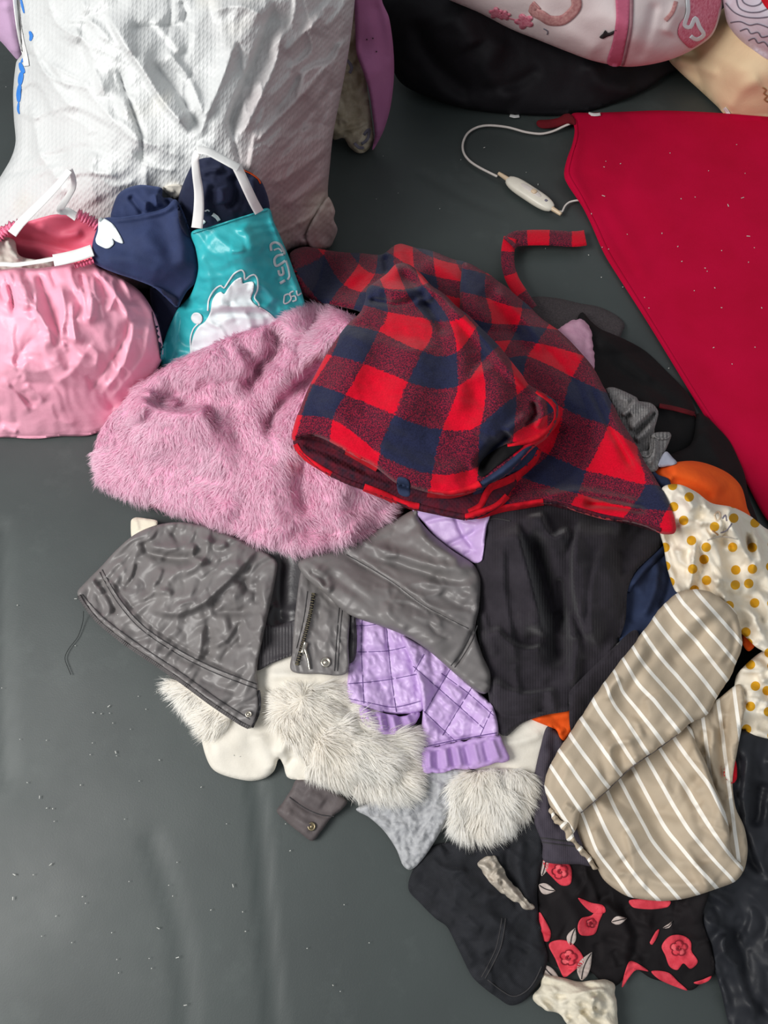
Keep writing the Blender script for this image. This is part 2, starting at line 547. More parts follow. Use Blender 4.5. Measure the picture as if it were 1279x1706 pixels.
# ------------------------------------------------------------------ materials
def lin(c):
    return tuple((x / 255.0 / 12.92) if x / 255.0 <= .04045 else ((x / 255.0 + .055) / 1.055) ** 2.4 for x in c)
class NT:
    def __init__(s, name):
        s.m = bpy.data.materials.new(name); s.m.use_nodes = True
        s.t = s.m.node_tree; s.n = s.t.nodes; s.b = s.n['Principled BSDF']
    def new(s, typ, **kw):
        nd = s.n.new(typ)
        for k, v in kw.items():
            if k.startswith('i_'):
                key = k[2:]; nd.inputs[int(key) if key.isdigit() else key].default_value = v
            else: setattr(nd, k, v)
        return nd
    def link(s, a, b): s.t.links.new(a, b)
    def math(s, op, a, b=None, c=None):
        nd = s.new('ShaderNodeMath', operation=op)
        for i, x in enumerate((a, b, c)):
            if x is None: continue
            if isinstance(x, (int, float)): nd.inputs[i].default_value = x
            else: s.link(x, nd.inputs[i])
        return nd.outputs[0]
    def mix(s, f, a, b):
        nd = s.new('ShaderNodeMix', data_type='RGBA')
        for sock, x in ((nd.inputs[0], f), (nd.inputs[6], a), (nd.inputs[7], b)):
            if isinstance(x, (int, float)): sock.default_value = x
            elif isinstance(x, tuple): sock.default_value = (*x[:3], 1)
            else: s.link(x, sock)
        return nd.outputs[2]
    def coord(s, kind='Object', scale=(1, 1, 1), rot=0):
        tc = s.new('ShaderNodeTexCoord'); mp = s.new('ShaderNodeMapping')
        mp.inputs['Scale'].default_value = scale; mp.inputs['Rotation'].default_value = (0, 0, rot)
        s.link(tc.outputs[kind], mp.inputs[0]); return mp.outputs[0]
    def noise(s, vec, scale, detail=3, rough=.55):
        nd = s.new('ShaderNodeTexNoise'); nd.inputs['Scale'].default_value = scale
        nd.inputs['Detail'].default_value = detail; nd.inputs['Roughness'].default_value = rough
        s.link(vec, nd.inputs['Vector']); return nd.outputs[0]
    def ramp(s, f, a, b):
        nd = s.new('ShaderNodeMapRange'); nd.inputs[1].default_value = a; nd.inputs[2].default_value = b
        s.link(f, nd.inputs[0]); return nd.outputs[0]
    def bump(s, h, strength, dist=.001, prev=None):
        nd = s.new('ShaderNodeBump'); nd.inputs['Strength'].default_value = strength; nd.inputs['Distance'].default_value = dist
        s.link(h, nd.inputs['Height'])
        if prev is not None: s.link(prev, nd.inputs['Normal'])
        s.link(nd.outputs[0], s.b.inputs['Normal']); return nd.outputs[0]

def fabric(name, c1, c2=None, ns=30, rough=.85, sheen=0.0, spec=.3, weave=None, fine=(500, .25), wr=(45, .3), metallic=0, sheen_col=None, coat=0):
    """cloth: two close shades drifting over it, weave and fine relief"""
    k = NT(name)
    v = k.coord('Object')
    c1 = lin(c1); c2 = lin(c2) if c2 else tuple(x * .82 for x in c1)
    f = k.ramp(k.noise(v, ns, 4), .3, .7)
    k.link(k.mix(f, c1, c2), k.b.inputs['Base Color'])
    k.b.inputs['Roughness'].default_value = rough
    k.b.inputs['Specular IOR Level'].default_value = spec
    k.b.inputs['Metallic'].default_value = metallic
    if sheen:
        k.b.inputs['Sheen Weight'].default_value = sheen
        k.b.inputs['Sheen Roughness'].default_value = .4
        k.b.inputs['Sheen Tint'].default_value = (*(lin(sheen_col) if sheen_col else (1, 1, 1)), 1)
    prev = None
    if wr: prev = k.bump(k.noise(v, wr[0], 5), wr[1], .004)
    if fine: prev = k.bump(k.noise(v, fine[0], 2), fine[1], .0008, prev)
    if weave:
        kind, sc, st = weave[:3]
        uv = k.coord('UV', rot=math.radians(weave[3]) if len(weave) > 3 else 0)
        w1 = k.new('ShaderNodeTexWave', bands_direction='X'); w1.inputs['Scale'].default_value = sc; k.link(uv, w1.inputs['Vector'])
        if kind == 'rib': h = w1.outputs[1]
        else:
            w2 = k.new('ShaderNodeTexWave', bands_direction='Y'); w2.inputs['Scale'].default_value = sc; k.link(uv, w2.inputs['Vector'])
            h = k.math('MULTIPLY', w1.outputs[1], w2.outputs[1]) if kind == 'waffle' else k.math('ADD', w1.outputs[1], w2.outputs[1])
        k.bump(h, st, .0012, prev)
    return k.m

def plain(name, c, rough=.5, metallic=0, spec=.5, ns=None):
    k = NT(name)
    c = lin(c)
    v = k.coord('Object')
    k.link(k.mix(k.noise(v, ns or 60, 2), tuple(x * .88 for x in c), tuple(min(1, x * 1.08) for x in c)), k.b.inputs['Base Color'])
    k.b.inputs['Roughness'].default_value = rough; k.b.inputs['Metallic'].default_value = metallic
    k.b.inputs['Specular IOR Level'].default_value = spec
    return k.m

def hair_mat(name, rough=.6):
    k = NT(name)
    a = k.new('ShaderNodeVertexColor', layer_name='Col')
    k.link(a.outputs[0], k.b.inputs['Base Color'])
    k.b.inputs['Roughness'].default_value = rough
    k.b.inputs['Specular IOR Level'].default_value = .25
    tr = k.new('ShaderNodeBsdfTranslucent'); k.link(a.outputs[0], tr.inputs[0])
    mx = k.new('ShaderNodeMixShader'); mx.inputs[0].default_value = .45
    k.link(k.b.outputs[0], mx.inputs[1]); k.link(tr.outputs[0], mx.inputs[2])
    k.link(mx.outputs[0], k.n['Material Output'].inputs[0])
    return k.m

# ------------------------------------------------------------------ material library
def plaid_mat():
    k = NT('red_navy_wool_check')
    uvc = k.coord('UV'); ob = k.coord('Object')
    n = k.new('ShaderNodeTexNoise'); n.inputs['Scale'].default_value = 260; k.link(ob, n.inputs['Vector'])
    sub = k.new('ShaderNodeVectorMath', operation='SUBTRACT'); sub.inputs[1].default_value = (.5, .5, .5); k.link(n.outputs['Color'], sub.inputs[0])
    sc = k.new('ShaderNodeVectorMath', operation='SCALE'); sc.inputs['Scale'].default_value = .13; k.link(sub.outputs[0], sc.inputs[0])
    ad = k.new('ShaderNodeVectorMath', operation='ADD'); k.link(uvc, ad.inputs[0]); k.link(sc.outputs[0], ad.inputs[1])
    sp = k.new('ShaderNodeSeparateXYZ'); k.link(ad.outputs[0], sp.inputs[0])
    def par(s):      # 0 in even cells, 1 in odd cells
        return k.math('GREATER_THAN', k.math('FLOORED_MODULO', s, 2.0), 1.0)
    a, b = par(sp.outputs[0]), par(sp.outputs[1])
    both = k.math('MULTIPLY', a, b)
    one = k.math('ABSOLUTE', k.math('SUBTRACT', a, b))
    red, navy = lin((214, 6, 40)), lin((38, 42, 70))
    f1 = k.ramp(k.noise(ob, 520, 2, .7), .44, .62)
    redv = k.mix(k.ramp(k.noise(ob, 420, 3, .7), .35, .75), red, lin((180, 4, 32)))
    navv = k.mix(k.ramp(k.noise(ob, 420, 3, .7), .4, .8), navy, lin((24, 25, 44)))
    marl = k.mix(f1, lin((48, 24, 40)), lin((150, 28, 54)))
    c = k.mix(one, redv, marl)
    c = k.mix(both, c, navv)
    k.link(c, k.b.inputs['Base Color'])
    k.b.inputs['Roughness'].default_value = .95; k.b.inputs['Specular IOR Level'].default_value = .1
    k.b.inputs['Sheen Weight'].default_value = .12; k.b.inputs['Sheen Roughness'].default_value = .5
    p = k.bump(k.noise(ob, 90, 4), .35, .003)
    k.bump(k.noise(ob, 620, 3, .8), .6, .0012, p)
    return k.m

def stripe_mat():
    k = NT('beige_white_stripe_cotton')
    uvc = k.coord('UV'); ob = k.coord('Object')
    sp = k.new('ShaderNodeSeparateXYZ'); k.link(uvc, sp.inputs[0])
    wob = k.math('MULTIPLY', k.math('SUBTRACT', k.noise(ob, 25, 2), .5), .06)
    fr = k.math('FRACT', k.math('ADD', k.math('ADD', sp.outputs[0], .5), wob))
    d = k.math('ABSOLUTE', k.math('SUBTRACT', fr, .5))
    st = k.math('LESS_THAN', d, .105)
    beige = k.mix(k.ramp(k.noise(ob, 14, 3), .3, .7), lin((190, 174, 152)), lin((170, 155, 135)))
    k.link(k.mix(st, beige, lin((240, 236, 228))), k.b.inputs['Base Color'])
    k.b.inputs['Roughness'].default_value = .75; k.b.inputs['Specular IOR Level'].default_value = .25
    p = k.bump(k.noise(ob, 30, 4), .25, .004)
    k.bump(k.noise(ob, 700, 2), .2, .0006, p)
    return k.m

def dot_mat():
    k = NT('cream_cotton_ochre_dots')
    uvc = k.coord('UV', scale=(29, 29, 29)); ob = k.coord('Object')
    vo = k.new('ShaderNodeTexVoronoi', voronoi_dimensions='2D'); vo.inputs['Scale'].default_value = 1.0; vo.inputs['Randomness'].default_value = .55
    k.link(uvc, vo.inputs['Vector'])
    st = k.math('LESS_THAN', vo.outputs['Distance'], .23)
    cream = k.mix(k.ramp(k.noise(ob, 20, 3), .3, .7), lin((238, 231, 217)), lin((224, 214, 196)))
    k.link(k.mix(st, cream, lin((206, 152, 30))), k.b.inputs['Base Color'])
    k.b.inputs['Roughness'].default_value = .8; k.b.inputs['Specular IOR Level'].default_value = .2
    p = k.bump(k.noise(ob, 40, 4), .35, .004)
    k.bump(k.noise(ob, 700, 2), .2, .0006, p)
    return k.m

def sack_mat():
    k = NT('white_woven_polypropylene')
    uv = k.coord('UV'); ob = k.coord('Object')
    sp = k.new('ShaderNodeSeparateXYZ'); k.link(uv, sp.inputs[0])
    # pink clothes show through the thin weave at lower right, tint deepened to paint that side's shade; a brownish stain above
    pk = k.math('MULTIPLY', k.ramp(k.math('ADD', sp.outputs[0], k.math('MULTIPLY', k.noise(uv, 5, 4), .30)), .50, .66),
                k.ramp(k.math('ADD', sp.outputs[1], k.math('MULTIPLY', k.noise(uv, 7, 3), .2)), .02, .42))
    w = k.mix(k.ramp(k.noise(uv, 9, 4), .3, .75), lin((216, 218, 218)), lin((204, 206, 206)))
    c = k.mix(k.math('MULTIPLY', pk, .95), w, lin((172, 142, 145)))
    st = k.ramp(k.noise(uv, 4.2, 3), .58, .72)
    c = k.mix(k.math('MULTIPLY', st, .35), c, lin((214, 204, 176)))
    k.link(c, k.b.inputs['Base Color'])
    k.b.inputs['Roughness'].default_value = .42; k.b.inputs['Specular IOR Level'].default_value = .4
    p = k.bump(k.noise(uv, 26, 5), .35, .006)
    w1 = k.new('ShaderNodeTexWave', bands_direction='DIAGONAL'); w2 = k.new('ShaderNodeTexWave', bands_direction='X')
    for wv, sc in ((w1, 62), (w2, 48)):
        wv.inputs['Scale'].default_value = sc; wv.inputs['Distortion'].default_value = .4; k.link(uv, wv.inputs['Vector'])
    k.bump(k.math('MULTIPLY', w1.outputs[1], w2.outputs[1]), .38, .0016, p)
    return k.m

M = {}
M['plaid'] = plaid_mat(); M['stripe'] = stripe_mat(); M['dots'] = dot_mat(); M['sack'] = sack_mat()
M['plaid_in'] = fabric('dark_check_inside', (96, 16, 34), (34, 24, 38), 60, .95, fine=(600, .5), weave=('waffle', 55, .5, 45))
M['red_wool'] = fabric('red_wool_edge', (224, 12, 36), (180, 8, 30), 90, .95, fine=(600, .6))
M['pinkfur_base'] = fabric('pink_fur_skin', (228, 170, 196), (214, 150, 180), 40, .95)
M['hair'] = hair_mat('fur_hair')
M['grey_jacket'] = fabric('grey_polyester', (120, 116, 115), (106, 102, 102), 14, .42, spec=.42, wr=(60, .10), fine=(900, .1))
M['jacket_lining'] = fabric('black_lining', (48, 45, 48), (40, 38, 42), 20, .4, spec=.5, wr=(40, .3), fine=None)
M['jacket_band'] = fabric('dark_ribbed_band', (66, 63, 66), (56, 53, 57), 20, .5, weave=('rib', 60, .5))
M['stitch'] = plain('dark_stitching', (52, 50, 52), .8)
M['piping'] = fabric('grey_piping', (96, 92, 92), (80, 77, 78), 60, .6, weave=('rib', 90, .6))
M['metal'] = plain('nickel', (196, 190, 178), .28, 1.0)
M['brass'] = plain('antique_brass', (150, 138, 112), .35, 1.0)
M['zip'] = plain('dark_zip', (44, 43, 46), .5, .6)
M['purple'] = fabric('lilac_quilted_satin', (204, 176, 222), (192, 162, 212), 16, .42, spec=.45, wr=(45, .3), fine=(700, .12))
M['purple_frill'] = fabric('lilac_frill', (186, 154, 206), (172, 140, 196), 30, .55, wr=(60, .25))
M['purple_thread'] = plain('violet_thread', (104, 76, 136), .8)
M['white_cloth'] = fabric('offwhite_fleece', (228, 223, 212), (216, 210, 198), 20, .9, fine=(400, .3))
M['black_knit'] = fabric('black_knit', (54, 50, 56), (40, 37, 42), 25, .92, spec=.12, sheen=.22, weave=('rib', 70, .35), fine=(500, .5))
M['black_cotton'] = fabric('black_cotton', (24, 23, 24), (16, 15, 17), 18, .85, spec=.2)
M['black_denim'] = fabric('black_denim', (40, 41, 46), (28, 29, 33), 40, .8, spec=.25, weave=('weave', 130, .25, 45), wr=(50, .4))
M['black_satin'] = fabric('black_satin', (38, 40, 46), (27, 28, 33), 14, .55, spec=.32, wr=(30, .2), fine=None)
M['black_cover'] = fabric('black_cover', (26, 24, 29), (18, 17, 21), 8, .75, spec=.25)
M['floral'] = fabric('black_chiffon', (30, 26, 28), (21, 18, 20), 14, .8, spec=.18, wr=(40, .2))
M['rose'] = fabric('coral_rose_print', (222, 72, 86), (200, 48, 64), 80, .65, wr=(40, .4))
M['rose_light'] = fabric('light_rose_print', (236, 110, 116), (222, 80, 92), 80, .75, wr=(40, .2))
M['rose_dark'] = fabric('deep_rose_print', (150, 26, 44), (120, 18, 36), 120, .65, wr=(40, .4))
M['leaf_print'] = fabric('pale_leaf_print', (206, 192, 184), (176, 160, 154), 90, .65, wr=(40, .4))
M['grey_quilt'] = fabric('heather_grey_quilt', (184, 185, 187), (160, 161, 165), 160, .95, fine=(700, .5), wr=(60, .4))
M['taupe'] = fabric('taupe_padded', (98, 90, 90), (84, 77, 78), 30, .6, wr=(50, .3))
M['greyviolet'] = fabric('dark_mauve_grey_jersey', (74, 68, 78), (62, 57, 67), 30, .9, weave=('rib', 100, .2))
M['orange'] = fabric('bright_orange_jersey', (238, 96, 24), (226, 80, 16), 14, .8)
M['navy'] = fabric('navy_jersey', (44, 56, 86), (32, 42, 68), 22, .85)
M['navy_velvet'] = fabric('navy_velvet', (48, 60, 98), (36, 46, 78), 18, .8, sheen=.35, sheen_col=(120, 140, 200), fine=(600, .4), wr=(30, .3))
M['dark_velvet'] = fabric('midnight_velvet', (30, 36, 62), (22, 26, 46), 18, .85, sheen=.25, sheen_col=(100, 116, 170), fine=(600, .4))
M['sock'] = fabric('heather_grey_knit', (150, 146, 145), (108, 105, 106), 260, .95, weave=('rib', 75, .8), fine=(500, .5))
M['sock_rib'] = fabric('heather_grey_rib', (146, 143, 142), (104, 102, 102), 260, .95, weave=('rib', 50, 1.0), fine=(500, .5))
M['fleece'] = fabric('charcoal_fleece', (82, 75, 77), (58, 53, 55), 300, .95, fine=(350, .8))
M['pink_fleece'] = fabric('dusty_pink_fleece', (206, 160, 182), (190, 140, 165), 60, .95, fine=(350, .5))
M['paleblue'] = fabric('pale_blue_grey', (168, 170, 186), None, 30, .8)
M['red_blanket'] = fabric('crimson_felt', (192, 2, 56), (180, 1, 48), 9, .9, spec=.15, sheen=.0, fine=(700, .35), wr=(16, .2))
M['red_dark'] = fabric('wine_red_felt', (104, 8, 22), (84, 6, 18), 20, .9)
M['pink_bag'] = fabric('pink_plastic_cloth', (242, 172, 194), (236, 160, 184), 8, .42, spec=.45, wr=(22, .45), fine=None)
M['pink_in'] = fabric('rose_bag_inside', (232, 112, 136), (222, 96, 122), 10, .5, wr=(20, .3), fine=None)
M['pink_ruffle'] = fabric('hot_pink_elastic', (226, 84, 128), (240, 150, 176), 160, .6, weave=('rib', 60, .8))
M['ribbon'] = fabric('white_ribbon', (238, 238, 236), (226, 226, 226), 20, .5, wr=(40, .2), fine=None)
M['teal'] = fabric('teal_nonwoven', (58, 184, 190), (44, 168, 178), 10, .38, spec=.5, wr=(26, .4), fine=(500, .1))
M['print_white'] = fabric('white_print', (226, 232, 234), (214, 222, 226), 14, .45, wr=(26, .4), fine=None)
M['print_grey'] = fabric('silver_print', (190, 200, 204), (176, 190, 196), 30, .4, fine=None)
M['mauve'] = fabric('mauve_cotton', (170, 108, 150), (156, 94, 136), 10, .85)
M['lilac'] = fabric('pale_lilac_cotton', (212, 178, 212), (200, 164, 200), 12, .85)
M['stained'] = fabric('stained_cream_print', (206, 196, 176), (150, 138, 112), 26, .9, wr=(50, .5))
M['pillow'] = fabric('offwhite_printed_cotton', (228, 214, 214), (216, 200, 200), 10, .85, wr=(22, .35))
M['pillow_pink'] = fabric('rose_band', (198, 104, 132), (186, 92, 120), 40, .85, wr=(22, .35))
M['pillow_rose'] = fabric('rose_lace_print', (196, 84, 112), (224, 150, 166), 170, .85, wr=(22, .35))
M['pillow_brown'] = fabric('brown_flower_print', (196, 150, 146), (168, 110, 112), 190, .85)
M['pillow_taupe'] = fabric('taupe_band', (160, 118, 126), None, 60, .85)
M['pillow_line'] = fabric('lilac_white_cotton', (222, 216, 226), (212, 205, 218), 12, .85)
M['cream_pillow'] = fabric('cream_cotton', (240, 216, 176), (230, 204, 164), 10, .85, wr=(20, .35))
M['ink'] = plain('grey_ink', (120, 116, 130), .8)
M['black_ink'] = plain('black_ink', (28, 24, 26), .8)
M['brown_ink'] = plain('brown_ink', (170, 126, 84), .8)
M['blue_ink'] = plain('blue_paint', (52, 130, 220), .6, ns=300)
M['ivory'] = plain('ivory_plastic', (226, 220, 206), .35)
M['cord'] = plain('greyish_white_cord', (214, 206, 200), .45)
M['button'] = plain('amber_switch', (214, 190, 160), .35)
M['cream_sheet'] = fabric('ivory_cotton', (226, 218, 200), (206, 198, 178), 20, .8, wr=(50, .6))
M['champagne'] = fabric('champagne_satin', (206, 196, 182), (150, 140, 128), 60, .42, spec=.5, wr=(60, .6), fine=None)
M['lint'] = plain('white_lint', (206, 206, 200), .9)
M['hair_dark'] = plain('dark_thread', (40, 44, 44), .8)
M['contents'] = fabric('greige_cloth', (196, 190, 182), (170, 162, 154), 20, .8, wr=(50, .5))

# ------------------------------------------------------------------ the setting
def floor_mat():
    k = NT('dark_leatherette_mat')
    ob = k.coord('Object')
    f = k.ramp(k.noise(ob, 2.6, 5), .3, .7)
    c = k.mix(f, lin((63, 71, 70)), lin((52, 58, 58)))
    sm = k.ramp(k.noise(ob, 9, 6, .7), .56, .8)                     # dusty scuffs
    c = k.mix(k.math('MULTIPLY', sm, .25), c, lin((96, 104, 102)))
    k.link(c, k.b.inputs['Base Color'])
    k.link(k.math('ADD', k.math('MULTIPLY', k.noise(ob, 6, 4), .2), .42), k.b.inputs['Roughness'])
    k.b.inputs['Specular IOR Level'].default_value = .5
    p = k.bump(k.noise(ob, 5, 3), .12, .01)
    k.bump(k.noise(ob, 420, 2), .12, .0008, p)
    return k.m
M['floor'] = floor_mat()
fx = np.unique(np.concatenate([np.linspace(-5, -1.0, 9), np.arange(-1.0, 1.3, .011), np.linspace(1.3, 5, 9)]))
fy = np.unique(np.concatenate([np.linspace(-4, -.4, 9), np.arange(-.4, 2.1, .011), np.linspace(2.1, 6, 9)]))
GX, GY = np.meshgrid(fx, fy)
gx, gy = GX.ravel(), GY.ravel()
gz = (vnoise(gx * 2.2, gy * 2.2, 3) - 1) * .004 - .0005
def crease(px, w, amp):
    global gz
    P = np.array([at(u, v, 0)[:2] for u, v in px])
    d, s, _ = seg_dist(gx, gy, catmull(P, .05, False), False)
    gz = gz + amp * np.exp(-(d / w) ** 2)
crease([(405, 1180), (430, 1340), (440, 1500), (458, 1720)], .008, -.003)
crease([(5, 880), (3, 1100), (8, 1300)], .010, -.003)
crease([(700, 285), (790, 335), (835, 352)], .008, -.0025)
crease([(935, 410), (990, 405), (1030, 440)], .008, -.0025)
crease([(250, 1400), (300, 1560), (310, 1720)], .012, -.002)
gz = np.minimum(gz, 0)
nxn, nyn = len(fx), len(fy)
I = (np.arange(nyn - 1)[:, None] * nxn + np.arange(nxn - 1)[None]).ravel()
ff = np.concatenate([np.stack([I, I + 1, I + nxn + 1], -1), np.stack([I, I + nxn + 1, I + nxn], -1)])
tag(mesh_obj('floor', np.stack([gx, gy, gz], -1), ff, M['floor']), kind='structure')
bpy.data.objects['floor']['label'] = 'dark grey-green leatherette mat covering the floor under the clothes'

# ------------------------------------------------------------------ height of the heap (photo point -> metres)
HP = [(700,560,.225),(600,640,.205),(820,640,.215),(500,720,.15),(640,790,.15),(780,830,.14),(930,690,.165),(1040,720,.105),(1110,880,.065),(950,850,.12),
 (530,430,.06),(640,420,.085),(800,470,.13),(870,520,.10),(960,590,.10),
 (150,790,.02),(155,720,.035),(230,640,.08),(330,590,.11),(450,540,.13),(540,510,.13),(350,760,.085),(250,830,.04),(450,920,.065),(560,930,.07),(660,870,.09),(480,660,.145),
 (130,990,.012),(240,880,.03),(300,980,.05),(420,1210,.022),(430,1000,.055),(500,1115,.045),(620,980,.075),(790,1120,.07),(760,930,.09),
 (620,1190,.04),(780,1270,.04),(350,1285,.008),(290,1140,.02),(470,1295,.012),(600,1240,.035),(690,1330,.015),(800,1390,.02),(690,1445,.004),(520,1390,.006),
 (850,900,.12),(850,1210,.065),(1000,1000,.11),(1000,1200,.075),(920,1300,.05),(1150,1000,.11),(1220,1100,.11),(1100,1490,.04),(1235,1420,.05),(1100,1320,.075),
 (1200,840,.10),(1270,1000,.115),(1270,1220,.09),(1000,540,.03),(1130,640,.035),(1240,790,.035),(1180,730,.06),(1040,620,.07),
 (900,1450,.03),(1120,1650,.008),(960,1560,.012),(720,1460,.008),(880,1670,.006),(800,1550,.015),(1250,1330,.055),(1270,1660,.02),(1180,1560,.02),
 (960,1690,.008),(-100,900,0),(-100,1300,0),(100,1500,0),(500,1600,0),(700,1800,0),(1100,1800,0),(100,1150,0),(300,1400,0),(600,1500,0),
 (1500,700,0),(1500,1000,.06),(1450,1300,.05),(1450,1700,.02),(900,300,0),(700,250,0),(1200,400,0),(50,500,.05)]
_h = tps([p[:2] for p in HP], [p[2] for p in HP], 1e-3)
HEAP = lambda U, V: np.maximum(_h(U, V), .001)

# ================================================================== things at the back
# black padded bundle
bb = thing('black_bundle', 'large black cloth bundle lying behind the mat under the pink printed quilt', 'bundle', 880, 190)
s = sheet('cover', [(640,60),(620,-60),(700,-120),(1000,-130),(1200,-60),(1215,60),(1190,105),(1120,120),(1075,150),(1000,180),(930,192),(850,190),(780,182),(720,165),(670,140),(650,105)],
  M['black_cover'], bb, z=[(640,80,.10),(660,140,.03),(780,183,.012),(930,192,.008),(1080,150,.02),(1180,110,.02),(700,0,.22),(850,60,.15),(1000,80,.10),(880,130,.085),(1000,0,.12),(760,80,.16),(1150,0,.08),(700,-120,.24),(1000,-130,.14)],
  folds=[('r',[(690,30),(720,100),(790,165)],16,-.012),('r',[(840,60),(810,120),(860,175)],18,.014),('r',[(900,110),(860,140),(800,150)],10,-.008),('r',[(980,100),(1000,140),(1060,150)],16,.010),('r',[(760,20),(790,80)],22,.015)],
  noise=[('n',.006,60,30,1.5,4),('n',.002,20,60,1.5,5)], edge=(22,.012), sp=6, th=.3)
# cream pillow and line-print pillow
cp = thing('cream_pillow', 'plump cream pillow with a small brown flower, at the right behind the red blanket', 'pillow', 1230, 180)
s = sheet('pillow_body', [(1112,95),(1130,75),(1180,40),(1210,10),(1290,-20),(1500,-20),(1520,120),(1400,200),(1290,200),(1210,192),(1195,178),(1165,150),(1130,118)],
  M['cream_pillow'], cp, z=[(1115,97,.03),(1165,150,.012),(1210,190,.008),(1290,196,.008),(1180,80,.09),(1240,120,.12),(1280,60,.16),(1400,100,.14),(1450,0,.16),(1250,10,.15)],
  folds=[('r',[(1120,95),(1160,110),(1200,125)],10,.006),('r',[(1210,185),(1235,150),(1270,130)],12,.006),('r',[(1135,80),(1170,95)],9,-.006)], noise=[('n',.004,40,30,1.5,11)], edge=(24,.012), sp=5, th=.15)
strip('flower_print', [(1270,146),(1276,150),(1272,156),(1278,160),(1273,166),(1279,170)], 3, M['brown_ink'], cp, on=s.z, lift=.0014, th=.0006)
strip('frayed_tip', [(1206,180),(1211,186),(1216,194)], 6, M['ribbon'], cp, on=s.z, lift=.003, th=.001)
# pink printed quilt
pq = thing('printed_quilt', 'puffy off-white quilt printed with pink flowers and a rose stripe, on the black bundle', 'quilt', 1000, 100)
s = sheet('quilt_body', [(745,-6),(760,5),(800,22),(850,48),(900,68),(950,88),(990,102),(1040,111),(1080,108),(1120,98),(1155,82),(1185,60),(1198,30),(1205,-10),(1200,-90),(1000,-120),(780,-70)],
  M['pillow'], pq, z=[(750,0,.23),(850,48,.17),(950,88,.15),(1040,111,.12),(1120,98,.12),(1190,50,.14),(900,0,.27),(1050,20,.25),(1050,70,.20),(1150,10,.21),(1000,-110,.33),(1200,-90,.26)],
  folds=[('r',[(1092,0),(1080,50),(1060,105)],9,-.006),('r',[(880,20),(950,60),(1000,96)],20,.008),('r',[(1135,0),(1110,60)],12,.008)],
  noise=[('n',.004,45,20,1.6,8)], edge=(26,.02), off=.02, hug=0, sp=4, th=.12)
S = s.z
class O_: pass
def deco(name, outline, mat, parent, surf, t=.0018, sp=4, poly=False):
    return sheet(name, outline, mat, parent, t=t, on=surf, sp=sp, th=.0008, poly=poly)
deco('stripe', [(1026,-20),(1048,-20),(1047,40),(1040,80),(1033,109),(1011,105),(1020,70),(1026,30)], M['pillow_pink'], pq, s)
deco('stripe', [(1049,-20),(1055,-20),(1054,40),(1046,85),(1040,109),(1034,109),(1041,80),(1048,40)], M['pillow_taupe'], pq, s)
deco('lace_patch', [(1150,-10),(1198,-10),(1196,25),(1185,55),(1160,76),(1148,80),(1130,60),(1132,40),(1146,20)], M['pillow_rose'], pq, s)
strip('loop_print', [(1145,-5),(1146,20),(1140,42),(1150,45),(1158,30),(1165,45),(1172,58),(1160,66),(1150,60)], 7, M['print_white'], pq, on=s.z, lift=.0022, th=.0006)
def flower(parent, surf, u, v, r, mat, rot=0, n=5):
    pts = []
    for i in range(n * 6):
        a = 2 * math.pi * i / (n * 6) + rot
        rr = r * (.62 + .38 * abs(math.cos(n * (a - rot) / 2)))
        pts.append((u + rr * math.cos(a), v + rr * .8 * math.sin(a)))
    deco('flower_print', pts, mat, parent, surf)
for (u, v, r, m) in [(826,22,13,'pillow_rose'),(840,26,11,'pillow_rose'),(873,36,17,'pillow_rose')]: flower(pq, s, u, v, r, M[m], u * .1)
strip('ring_print', [(895,8),(888,18),(902,26),(915,34),(935,34),(950,24),(960,10),(958,-6)], 17, M['pillow_brown'], pq, on=s.z, lift=.0015, th=.0006)
strip('stem_print', [(845,30),(856,33),(862,35)], 2, M['pillow_rose'], pq, on=s.z, lift=.0015, th=.0006)
deco('bird_print', [(998,62),(1004,56),(1008,50),(1012,55),(1020,52),(1027,50),(1020,58),(1012,61),(1004,65)], M['black_ink'], pq, s)
strip('ribbon_print', [(1126,2),(1120,20),(1108,34)], 7, M['pillow_brown'], pq, on=s.z, lift=.0015, th=.0006)
strip('sprig_print', [(905,48),(912,52),(911,58)], 2, M['ink'], pq, on=s.z, lift=.0015, th=.0006)

lp = thing('line_print_pillow', 'lilac-white pillow with grey line drawings in the upper right corner', 'pillow', 1260, 90)
s = sheet('pillow_body', [(1203,-20),(1206,15),(1212,40),(1228,62),(1250,80),(1290,104),(1400,120),(1450,0),(1400,-100),(1220,-90)],
  M['pillow_line'], lp, z=[(1205,0,.19),(1228,62,.16),(1290,104,.15),(1270,30,.24),(1350,50,.24),(1300,-60,.30),(1430,0,.22)],
  noise=[('n',.004,35,20,1.4,14)], edge=(20,.02), sp=5, th=.12)
for pth in ([(1208,5),(1222,20),(1240,28),(1262,30),(1279,28)],[(1226,-5),(1230,12),(1245,20),(1264,20),(1279,14)],[(1216,38),(1232,36),(1248,42),(1262,40),(1279,46)],[(1232,52),(1244,48),(1250,56),(1262,54),(1268,62),(1279,60)],
            [(1246,68),(1256,64),(1262,72),(1272,70),(1279,78)],[(1234,-8),(1238,4),(1252,10),(1266,6),(1272,-6)]):
    strip('line_print', pth, 2.2, M['ink'], lp, on=s.z, lift=.0012, th=.0005, sp=3)
deco('heart_print', [(1268,-8),(1272,8),(1284,18),(1300,10),(1300,-10)], M['red_wool'], lp, s)

